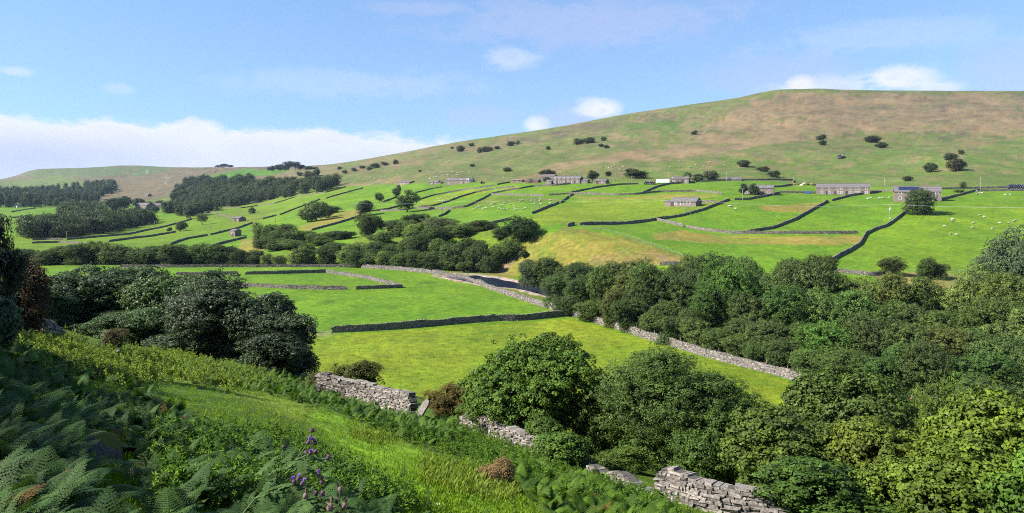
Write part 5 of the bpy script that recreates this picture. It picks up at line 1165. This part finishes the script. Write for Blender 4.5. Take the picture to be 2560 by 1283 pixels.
r = np.random.default_rng(11)
def bracken(n, polys, lods, label, smin, smax, ymax=62, col=(.052, .115, .03), holes=(), ymin=3.0, rust=.03):
    Pp = pxscatter(n, polys, r, ymax, ymin, holes)
    Vs, Fs, Ts, n0 = [], [], [], 0
    for lo, (a, b_) in lods.items():
        k = (Pp[:, 1] >= a) & (Pp[:, 1] < b_); Q = Pp[k]; m = len(Q)
        if not m: continue
        ti = np.clip(r.normal(.12, .2, m), -.3, .38); ti[r.random(m) < rust] = .9
        V, Fa, T_ = scatter([frond(lo, s_) for s_ in range(4)], Q + np.array([0, 0, .02]), r.uniform(0, 6.28, m), r.normal(.25, .4, m), r.uniform(smin, smax, m), ti)
        Vs.append(V); Fs.append(Fa + n0); Ts.append(T_); n0 += len(V)
    o = link('bracken', mk_mesh('bracken', np.vstack(Vs), np.vstack(Fs), False, {'tint': np.concatenate(Ts)}, (M_FERN,)), color=col); return tag(o, label, 'bracken', kind='stuff')
LODS = {0: (0, 10), 1: (10, 24), 2: (22, 99)}
bracken(9000, [B1], LODS, 'bracken covering the shaded bank', .25, .6, holes=[HOLE, TRACK, ROCKS, PALE], col=(.043, .095, .032), rust=.006)
bracken(2600, [B2, B5], LODS, 'bracken band growing along the foot of the dark shrubs and broken wall', .32, .68, col=(.052, .112, .02), holes=[TRACK], rust=.008)
bracken(2400, [B3, B4], LODS, 'bracken patches on the lower grass bank', .3, .6, col=(.056, .118, .016), rust=.012, holes=[TRACK])
# broad single ferns of the shaded corner
FM = [mk_mesh('frond', *(lambda t: (t[0], t[1]))(frond(0, 50 + i)), False, {'tint': frond(0, 50 + i)[2]}, (M_FERN,)) for i in range(4)]
FS = .8
for i, (px, Y, z0, s, dr) in enumerate([(60,7.5,0,.85,0),(130,8.4,0,.85,.6),(20,9.5,0,.95,-.4),(110,7.6,0,.75,.9),(470,7.9,0,.7,.2),(420,8.6,0,.7,1.4),(90,6.4,0,.75,-.2),(20,6.6,0,.7,.4),(520,8.2,0,.65,.8),(-40,7.0,0,.85,0),(160,10.3,0,.95,.3),(70,12.,0,1.0,-.5)]):
    p = at(px, Y); e = empty('bracken_fern', p, r.uniform(0, 6.28), label='broad bracken fern arching in the shaded corner near the mossy boulder', cat='fern', group='broad ferns of the shaded corner')
    for j in range(5):
        o = link('frond', FM[(i + j) % 4], e, (0, 0, .05), j * 1.257 + r.uniform(-.3, .3), (s * FS, s * FS, s * FS), color=(.04, .09, .034)); o.rotation_euler.y = -r.uniform(.05, .45)
# ---- grass and herbs
def blades(n=6, seed=0, wid=.05):
    q = np.random.default_rng(seed); V = []
    for i in range(n):
        a = q.uniform(0, 6.28); l = q.uniform(.5, 1); b0 = q.normal(size=2) * .25; d = np.array([math.cos(a), math.sin(a)]) * q.uniform(.2, .7) * l; w_ = np.array([-math.sin(a), math.cos(a)]) * wid
        V += [(*(b0 - w_), 0), (*(b0 + w_), 0), (*(b0 + d * .45 + w_ * .7), l * .7), (*(b0 + d), l)]
    V = np.array(V); return V, np.arange(len(V)).reshape(-1, 4), q.uniform(.1, .9, n).repeat(4)
def herb(seed=0, n=16):
    q = np.random.default_rng(seed); t = q.uniform(.1, 1, n); a = q.uniform(0, 6.28, n); o = np.c_[np.cos(a), np.sin(a), .35 + 0 * a] * (.34 * (1.1 - t))[:, None]; Pc = np.c_[0*t, 0*t, t] + o * .7
    V, Fa, T_ = diamonds(Pc, unit(np.c_[-np.cos(a) * .4, -np.sin(a) * .4, 1 + 0 * a] + q.normal(size=(n, 3)) * .3), .34 * (1.15 - t * .6), q, q.uniform(.2, .7, n), .36)
    V2 = np.array([(-.012,0,0),(.012,0,0),(.008,0,1),(-.008,0,1)]); return np.vstack([V, V2]), np.vstack([Fa, [[len(V), len(V)+1, len(V)+2, len(V)+3]]]), np.r_[T_, [.3]*4]
SLOPE = [(-120,840),(140,838),(300,890),(560,905),(800,960),(1040,1045),(1160,1065),(1480,1180),(1900,1310),(1900,1500),(-120,1500)]
def stuff(name, temps, n, polys, smin, smax, col, label, cat, m, rust=0., holes=(), tm=.1, ts=.15):
    Pp = pxscatter(n, polys, r, 62, 3., holes); k = len(Pp); ti = np.clip(r.normal(tm, ts, k), -.3, .4); ti[r.random(k) < rust] = .95
    V, Fa, T_ = scatter(temps, Pp, r.uniform(0, 6.28, k), r.normal(0, .1, k), r.uniform(smin, smax, k), ti)
    return tag(link(name, mk_mesh(name, V, Fa, False, {'tint': T_}, (m,)), color=col), label, cat, kind='stuff')
stuff('grass', [blades(6, i) for i in range(6)], 30000, [SLOPE], .05, .14, (.17, .31, .014), 'rough grass covering the near bank', 'grass', M_GRASS)
stuff('long_grass', [blades(7, 20 + i) for i in range(5)], 1300, [[(270,885),(430,890),(580,925),(700,960),(600,970),(450,940)], [(1050,1150),(1250,1180),(1320,1240),(1200,1250),(1060,1200)], [(900,1060),(1000,1095),(950,1120),(880,1085)]], .12, .24, (.17, .26, .03), 'long yellowing grass on the sunny part of the bank', 'grass', M_GRASS, tm=.15)
stuff('herbs', [herb(i) for i in range(6)], 3600, [[(260,885),(430,888),(600,925),(700,960),(560,965),(430,940)], [(30,845),(150,850),(280,905),(400,950),(300,960),(140,900)]], .22, .5, (.17, .26, .04), 'leafy yellow green herbs at the top of the bank', 'herbs', M_FERN, rust=.006)
stuff('undergrowth', [herb(30 + i, 20) for i in range(6)], 7000, [B1], .13, .34, (.05, .10, .024), 'leafy undergrowth between the bracken of the shaded bank', 'undergrowth', M_FERN, holes=[HOLE, TRACK, ROCKS, PALE])
stuff('weeds', [herb(10 + i, 22) for i in range(6)], 4600, [[(900,1040),(1060,1070),(1300,1130),(1500,1200),(1700,1283),(1480,1283),(1280,1190),(1000,1100)], [(380,1090),(700,1090),(900,1200),(1040,1283),(420,1283)], [(1130,1060),(1480,1180),(1440,1210),(1200,1120)]], .16, .42, (.08, .17, .02), 'mixed leafy weeds on the lower bank', 'weeds', M_FERN, rust=.006)

# ---- thistles
M_PURP = simple_mat('thistle_purple', (.30, .12, .52), .7, .3, .35, 60); M_BUD = simple_mat('thistle_bud', (.075, .045, .06), .8, .2, .4, 40); M_SEED = simple_mat('thistle_seed', (.13, .09, .075), .9, .1, .4, 40); M_STEM = simple_mat('thistle_stem', (.055, .085, .035), .7, .2, .3, 20)
def PP(px, py, Y): return np.array([(px - CX) / F * Y, Y, (HZ - py) / F * Y])
def head_mesh(b, c, up, s, bristle, rr_):
    """spiny bulb with a tuft above it"""
    a = unit(np.cross(up, [.3, .9, .1])); d = np.cross(up, a); prof = [(-1, .12), (-.8, .62), (-.4, .88), (.1, .78), (.5, .5)]; V, Fa = [], []
    for z_, q in prof:
        for k in range(8): an = k * math.pi / 4 + z_; V.append(c + s * (up * z_ + q * .8 * (math.cos(an) * a + math.sin(an) * d)))
    for i in range(4):
        for k in range(8): Fa.append((i*8+k, i*8+(k+1) % 8, (i+1)*8+(k+1) % 8, (i+1)*8+k))
    Fa += [tuple(range(8))[::-1], tuple(range(32, 40))]; b.add(V, Fa)
    for k in range(14):
        an = rr_.uniform(0, 6.28); z_ = rr_.uniform(-.7, .4); o = math.cos(an) * a + math.sin(an) * d; p0 = c + s * (up * z_ + .6 * o); b.add([p0 - s*.1*up, p0 + s*.1*up, p0 + s * (.55 * o + .25 * up)], [(0, 1, 2)])
def tuft_mesh(b, c, up, s, rr_, spread_=.75, ln=1.25):
    a = unit(np.cross(up, [.3, .9, .1])); d = np.cross(up, a)
    for k in range(46):
        an = rr_.uniform(0, 6.28); q = rr_.random() ** .5 * spread_; o = math.cos(an) * a + math.sin(an) * d; w_ = np.cross(up, o); p0 = c + s * (.4 * up + .35 * q * o); p1 = c + s * (.4 * up + ln * up * rr_.uniform(.8, 1.05) * (1 - .3 * q) + q * o); b.add([p0 - w_*s*.05, p0 + w_*s*.05, p1 + w_*s*.06, p1 - w_*s*.06], [(0, 1, 2, 3)])
def thistle(root, heads, label, Y, stems, seed, leaf_n=14):
    rr_ = np.random.default_rng(seed); base = PP(*root, Y); g0 = tz(base[0], base[1]); B0 = np.array([base[0], base[1], float(g0)]); e = empty('thistle', B0, label=label, cat='thistle', group=None)
    b = MB(); lf = []
    for path in stems:
        Pt = [PP(x, y, Y + dy) - B0 for x, y, dy in path]; Pt = np.array(Pt); t = np.linspace(0, 1, 14); u = np.linspace(0, 1, len(Pt)); Pt = np.stack([np.interp(t, u, Pt[:, i]) for i in range(3)], -1)
        Pt[1:-1] = (Pt[:-2] + Pt[1:-1] * 2 + Pt[2:]) / 4; b.tube(Pt, .0042 - .0024 * t, 5); lf += [(Pt[i], rr_.uniform(.06, .13)) for i in range(1, 12, 2)]
    b.build('stem', M_STEM, e, True)
    Vs, Fs, n0 = [], [], 0
    for q, l in lf[:leaf_n * 3]:                                    # long toothed leaves
        a = rr_.uniform(0, 6.28); dr = np.array([math.cos(a), math.sin(a), .25]); sd_ = np.array([-math.sin(a), math.cos(a), 0]); m = 6
        for j in range(m):
            f0, f1 = j / m, (j + 1) / m; w0 = l * .17 * math.sin(math.pi * (f0 * .85 + .12)); c0 = q + dr * l * f0 - np.array([0, 0, l * .5 * f0**2]); c1 = q + dr * l * f1 - np.array([0, 0, l * .5 * f1**2])
            Vs.append(np.array([c0 - sd_ * w0 * .35, c0 + sd_ * w0 * .35, c1 + sd_ * w0 * 1.3, c1 - sd_ * w0 * 1.3]))
    Vl = np.concatenate(Vs); ml = mk_mesh('leaf', Vl, np.arange(len(Vl)).reshape(-1, 4), False, {'tint': rr_.uniform(.2, .6, len(Vl))}, (M_FERN,)); link('leaves', ml, e, color=(.06, .12, .045))
    for x, y, dy, s, kind in heads:
        c = PP(x, y, Y + dy) - B0; up = unit(np.array([rr_.normal() * .35, rr_.normal() * .3, 1])); b = MB(); head_mesh(b, c, up, s, 0, rr_); h_ = b.build('flower_head', M_SEED if kind == 's' else M_BUD, e, True)
        if kind == 'p': b = MB(); tuft_mesh(b, c, up, s, rr_); b.build('tuft', M_PURP, h_)
        elif kind == 's': b = MB(); tuft_mesh(b, c, up, s, rr_, .45, 1.5); b.build('tuft', M_SEED, h_)
s_ = .0145
thistle((560,1310), [(781,1074,0,s_,'b'),(776,1092,.02,s_*.9,'b'),(772,1104,0,s_,'p'),(787,1106,.03,s_,'p'),(765,1131,0,s_,'b'),(777,1131,-.03,s_,'p'),(790,1128,.03,s_,'b'),(822,1142,0,s_,'b'),(709,1116,.1,s_*.8,'b'),(735,1203,-.1,s_,'p'),(746,1196,-.06,s_*.95,'p'),(757,1207,-.1,s_,'p'),(796,1186,.05,s_,'p'),(802,1193,.07,s_,'p'),(804,1204,.06,s_,'b'),(742,1168,0,s_*.7,'b')],
  'tall leaning thistle with purple flower heads in the shaded bracken', 3.6, [[(560,1560,0),(590,1282,0),(680,1215,0),(740,1150,0),(770,1110,0),(781,1078,0)],[(680,1215,0),(760,1160,0),(765,1135,0)],[(740,1150,0),(790,1150,0),(821,1146,0)],[(640,1245,0),(700,1225,-.06),(735,1206,-.1)],[(650,1238,0),(740,1230,.04),(795,1206,.06),(797,1190,.05)],[(690,1205,0),(700,1150,.06),(709,1120,.1)],[(700,1225,-.06),(757,1209,-.1)],[(735,1215,-.1),(746,1198,-.06)],[(740,1150,0),(777,1134,-.03)],[(770,1110,0),(787,1108,.03)]], 3)
thistle((830,1500), [(764,1238,0,s_*1.1,'s'),(790,1232,.05,s_,'b'),(807,1232,.04,s_*1.1,'b'),(850,1222,0,s_*1.1,'s'),(845,1248,.05,s_,'s'),(826,1266,-.05,s_*1.5,'s'),(862,1262,0,s_*1.2,'s'),(852,1278,.03,s_*1.2,'s'),(808,1272,0,s_,'b')],
  'withered thistle with brown seed heads at the lower edge of the view', 3.3, [[(830,1640,0),(815,1300,0),(765,1242,0)],[(815,1300,0),(800,1262,.04),(807,1236,.04)],[(830,1400,0),(845,1300,.02),(850,1226,0)],[(815,1300,0),(826,1270,-.05)],[(845,1300,.02),(862,1266,0)],[(800,1262,.04),(790,1236,.05)],[(840,1290,.02),(845,1252,.05)]], 4)
# upright dark thistles on the grass path
for i, (px, py, h_) in enumerate([(1070,1268,56),(690,1260,60),(942,1190,40),(1010,1200,44),(1100,1100,30),(855,1215,70),(1690,1268,30)]):
    p = hit(px, py, 6); hh = h_ * p[1] / F; rr_ = np.random.default_rng(60 + i); b = MB(); b.tube([(0,0,-.03),(.01,0,hh*.5),(.0,.01,hh)], [.012,.009,.005], 5)
    e = empty('thistle', p, label=['dark upright thistle standing on the bright grass path','budding thistle standing among the shaded bracken','slim thistle on the edge of the shade','slim thistle beside the seedhead slope','little thistle below the leaning slab','tall budding thistle above the withered seed heads','little thistle at the foot of the sturdy wall'][i], cat='thistle'); b.build('stem', M_STEM, e)
    n = 26; t = rr_.uniform(.05, 1, n); a = rr_.uniform(0, 6.28, n); L_ = hh * .3 * (1.1 - .6 * t)
    V, Fa, T_ = diamonds(np.c_[np.cos(a) * L_ * .5, np.sin(a) * L_ * .5, t * hh], unit(np.c_[-np.cos(a)*.5, -np.sin(a)*.5, 1 + 0*a]), L_, rr_, rr_.uniform(.1, .5, n), .3); link('leaves', mk_mesh('leaf', V, Fa, False, {'tint': T_}, (M_FERN,)), e, color=(.045, .10, .03))

# rougher tufts in the valley meadow
fp = hits(*(lambda q: (q[:, 0], q[:, 1]))(np.array(spread([(760,700),(1350,730),(1600,845),(1990,965),(1900,1040),(820,1000),(760,850)], 9000))), 95.)
k_ = (dist_poly(hits([1400,1520,1700,2040], [790,825,880,970], 95), fp[:, 0], fp[:, 1]) > 2)
fp = fp[k_]; V, Fa, T_ = scatter([blades(7, 60 + i) for i in range(5)], fp, r.uniform(0, 6.28, len(fp)), r.normal(0, .1, len(fp)), r.uniform(.1, .26, len(fp)), np.clip(r.normal(.1, .15, len(fp)), -.2, .4))
tag(link('pasture_grass', mk_mesh('pasture_grass', V, Fa, False, {'tint': T_}, (M_GRASS,)), color=(.15, .27, .014)), 'coarser grass tufts in the valley meadow', 'grass', kind='stuff')
# ---------------------------------------------------------------- sky, sun, camera
SUN_EL, SUN_AZ = math.radians(38), math.radians(-104)               # azimuth clockwise from +Y
EXPO = 1.55
W = bpy.data.worlds.new('World'); SC.world = W; W.use_nodes = True
nt = W.node_tree; nt.nodes.clear()
sky = N(nt, 'TexSky', sky_type='NISHITA', sun_disc=False, sun_elevation=SUN_EL, sun_rotation=SUN_AZ % (2*math.pi),
        altitude=200, air_density=1.0, dust_density=.15, ozone_density=2.5)
tc = N(nt, 'TexCoord').outputs['Generated']
sx = N(nt, 'SeparateXYZ'); nt.links.new(tc, sx.inputs[0])
sv = N(nt, 'CombineXYZ'); nt.links.new(sx.outputs[0], sv.inputs[0]); nt.links.new(sx.outputs[1], sv.inputs[1]); nt.links.new(MA(nt, 'ADD', MA(nt, 'MULTIPLY', sx.outputs[2], .75), .17), sv.inputs[2]); nt.links.new(sv.outputs[0], sky.inputs[0])
az = MA(nt, 'ARCTAN2', sx.outputs[0], sx.outputs[1]); el = MA(nt, 'ARCSINE', sx.outputs[2])
cv = N(nt, 'CombineXYZ'); nt.links.new(az, cv.inputs[0]); nt.links.new(MA(nt, 'MULTIPLY', el, 2.2), cv.inputs[1])
n1 = NOISE(nt, cv.outputs[0], 11, 7, .62, .6); n2 = NOISE(nt, cv.outputs[0], 38, 6, .62, .3); n3 = NOISE(nt, cv.outputs[0], 3.2, 5, .6, .4)
def AE(px, py):
    d = np.array([(px - CX) / F, 1, (HZ - py) / F]); d /= np.linalg.norm(d)
    return math.atan2(d[0], d[1]), math.asin(d[2])
hs = N(nt, 'HueSaturation'); hs.inputs['Saturation'].default_value = 1.12; nt.links.new(sky.outputs[0], hs.inputs['Color'])
skyc = N(nt, 'Vector' + 'Math', operation='MULTIPLY'); nt.links.new(hs.outputs[0], skyc.inputs[0]); skyc.inputs[1].default_value = (.094, .084, .080)
col = skyc.outputs[0]
def puff(col, px, py, rx, ry, op, c, rag=.9, flat=0.):
    a0, e0 = AE(px, py)
    da = MA(nt, 'DIVIDE', MA(nt, 'SUBTRACT', az, a0), rx / F); de = MA(nt, 'DIVIDE', MA(nt, 'SUBTRACT', el, e0), ry / F)
    if flat: de = MA(nt, 'MULTIPLY', de, MA(nt, 'ADD', 1., MA(nt, 'MULTIPLY', MA(nt, 'LESS_THAN', de, 0.), flat)))
    d = MA(nt, 'SQRT', MA(nt, 'ADD', MA(nt, 'MULTIPLY', da, da), MA(nt, 'MULTIPLY', de, de)))
    d = MA(nt, 'ADD', d, MA(nt, 'MULTIPLY', MA(nt, 'SUBTRACT', MA(nt, 'ADD', MA(nt, 'MULTIPLY', n1, .6), MA(nt, 'MULTIPLY', n2, .4)), .5), rag * 2))
    m = MA(nt, 'MULTIPLY', MR(nt, d, 1.15, .35, 0., op), MR(nt, MA(nt, 'ADD', MA(nt, 'MULTIPLY', n1, .5), MA(nt, 'MULTIPLY', n2, .5)), .28, .55, .35, 1.))
    return MIX(nt, m, col, c)
K = 1 / 2 ** EXPO
WHT = (.93 * K, .95 * K, 1.0 * K); LAV = (.56 * K, .63 * K, .93 * K); GRY = (.66 * K, .71 * K, .90 * K)
for p in [(1480,60,440,70,.5,LAV,1.8),(1050,20,150,22,.4,LAV,1.6),(1275,148,80,34,.42,WHT,1.5),(2530,180,120,70,.5,LAV,1.2),(1950,190,200,70,.45,LAV,1.5),(900,210,380,40,.2,WHT,1.8),(2200,90,300,40,.2,WHT,1.8),
          (1200,290,120,34,.4,LAV,1.4),(2070,225,150,34,.6,WHT,1.5),(40,178,40,12,.4,WHT,1.3),(300,222,40,16,.25,WHT,1.4),(1440,295,110,42,.5,LAV,1.2)]:
    col = puff(col, *p)
# long cumulus bank in the west
a1, e1 = AE(0, 262); a2, e2 = AE(420, 298); a3, e3 = AE(760, 322); a4, e4 = AE(1200, 344)
top = MR(nt, az, a1, a2, e1, e2, 'LINEAR')
top2 = MR(nt, az, a2, a4, e2, e4, 'LINEAR')
tp = MA(nt, 'MINIMUM', top, top2)
nz = MA(nt, 'ADD', MA(nt, 'MULTIPLY', MA(nt, 'SUBTRACT', n1, .5), .046), MA(nt, 'MULTIPLY', MA(nt, 'SUBTRACT', n2, .5), .022))
dd = MA(nt, 'SUBTRACT', MA(nt, 'ADD', tp, nz), el)
mk = MA(nt, 'MULTIPLY', MR(nt, dd, -.003, .011), MR(nt, az, AE(1235, 350)[0], AE(1130, 350)[0]))
shade = MR(nt, MA(nt, 'ADD', MA(nt, 'MULTIPLY', n3, 1.), MA(nt, 'MULTIPLY', n2, .3)), .46, .74, 0, 1.)
low = MR(nt, el, AE(0, 285)[1], AE(0, 400)[1], 0, 1)
left = MR(nt, az, AE(620, 400)[0], AE(60, 400)[0], .4, .9)
bank = MIX(nt, MA(nt, 'MULTIPLY', MA(nt, 'MULTIPLY', low, left), shade), WHT, LAV)
bank = MIX(nt, MR(nt, n1, .45, .75, 0, .25), bank, GRY)
col = MIX(nt, MA(nt, 'MULTIPLY', mk, .97), col, bank)
for p in [(1500,276,66,36,1.,WHT,1.1,.5),(1340,312,36,24,.9,WHT,1.0),(2245,200,92,40,.95,WHT,1.2,.4),(2340,220,60,16,.7,WHT,1.1),(2000,212,40,26,.9,WHT,1.0)]:
    col = puff(col, *p)
bg = N(nt, 'Background'); nt.links.new(col, bg.inputs[0]); bg.inputs[1].default_value = 1.0
wo = N(nt, 'OutputWorld'); nt.links.new(bg.outputs[0], wo.inputs[0])

sl = bpy.data.lights.new('sun', 'SUN'); sl.energy = 5.0; sl.angle = math.radians(.55); sl.color = (1, .95, .86)
so = bpy.data.objects.new('sun', sl); COL.objects.link(so)
sd = Vector((math.sin(SUN_AZ) * math.cos(SUN_EL), math.cos(SUN_AZ) * math.cos(SUN_EL), math.sin(SUN_EL)))
so.rotation_euler = sd.to_track_quat('Z', 'Y').to_euler(); so.location = (-40, -10, 60)

cam = bpy.data.cameras.new('camera'); co = bpy.data.objects.new('camera', cam); COL.objects.link(co); SC.camera = co
cam.sensor_width = 36; cam.lens = 36 * F / 2560; cam.shift_y = -(641.5 - HZ) / 2560
cam.clip_start = .1; cam.clip_end = 20000
co.rotation_euler = (math.radians(90), 0, 0); co.location = (0, 0, 0)
SC.view_settings.view_transform = 'Standard'; SC.view_settings.look = 'None'; SC.view_settings.exposure = EXPO; SC.view_settings.gamma = 1
SC.render.engine = 'CYCLES'
cy = SC.cycles; cy.max_bounces = 6; cy.diffuse_bounces = 3; cy.glossy_bounces = 2; cy.transmission_bounces = 3; cy.volume_bounces = 0
cy.use_denoising = False; cy.filter_width = 1.05; cy.denoiser = 'OPENIMAGEDENOISE'; cy.denoising_input_passes = 'RGB_ALBEDO_NORMAL'; cy.caustics_reflective = False; cy.caustics_refractive = False

# ---------------------------------------------------------------- the air itself
HX, HY0, HY1, HZ0, HZ1 = 21500., -30., 12500., -160., 275.
hz_ = link('haze', mk_mesh('haze', [(-HX,HY0,HZ0),(HX,HY0,HZ0),(HX,HY1,HZ0),(-HX,HY1,HZ0),(-HX,HY0,HZ1),(HX,HY0,HZ1),(HX,HY1,HZ1),(-HX,HY1,HZ1)], np.array(BOXF)))
mh, nt, out = mat('haze_air'); pv = N(nt, 'VolumePrincipled'); pv.inputs['Color'].default_value = (.58, .76, 1, 1); pv.inputs['Density'].default_value = 3.0e-5; pv.inputs['Anisotropy'].default_value = .0
nt.links.new(pv.outputs[0], out.inputs['Volume']); hz_.data.materials.append(mh); tag(hz_, kind='stuff')
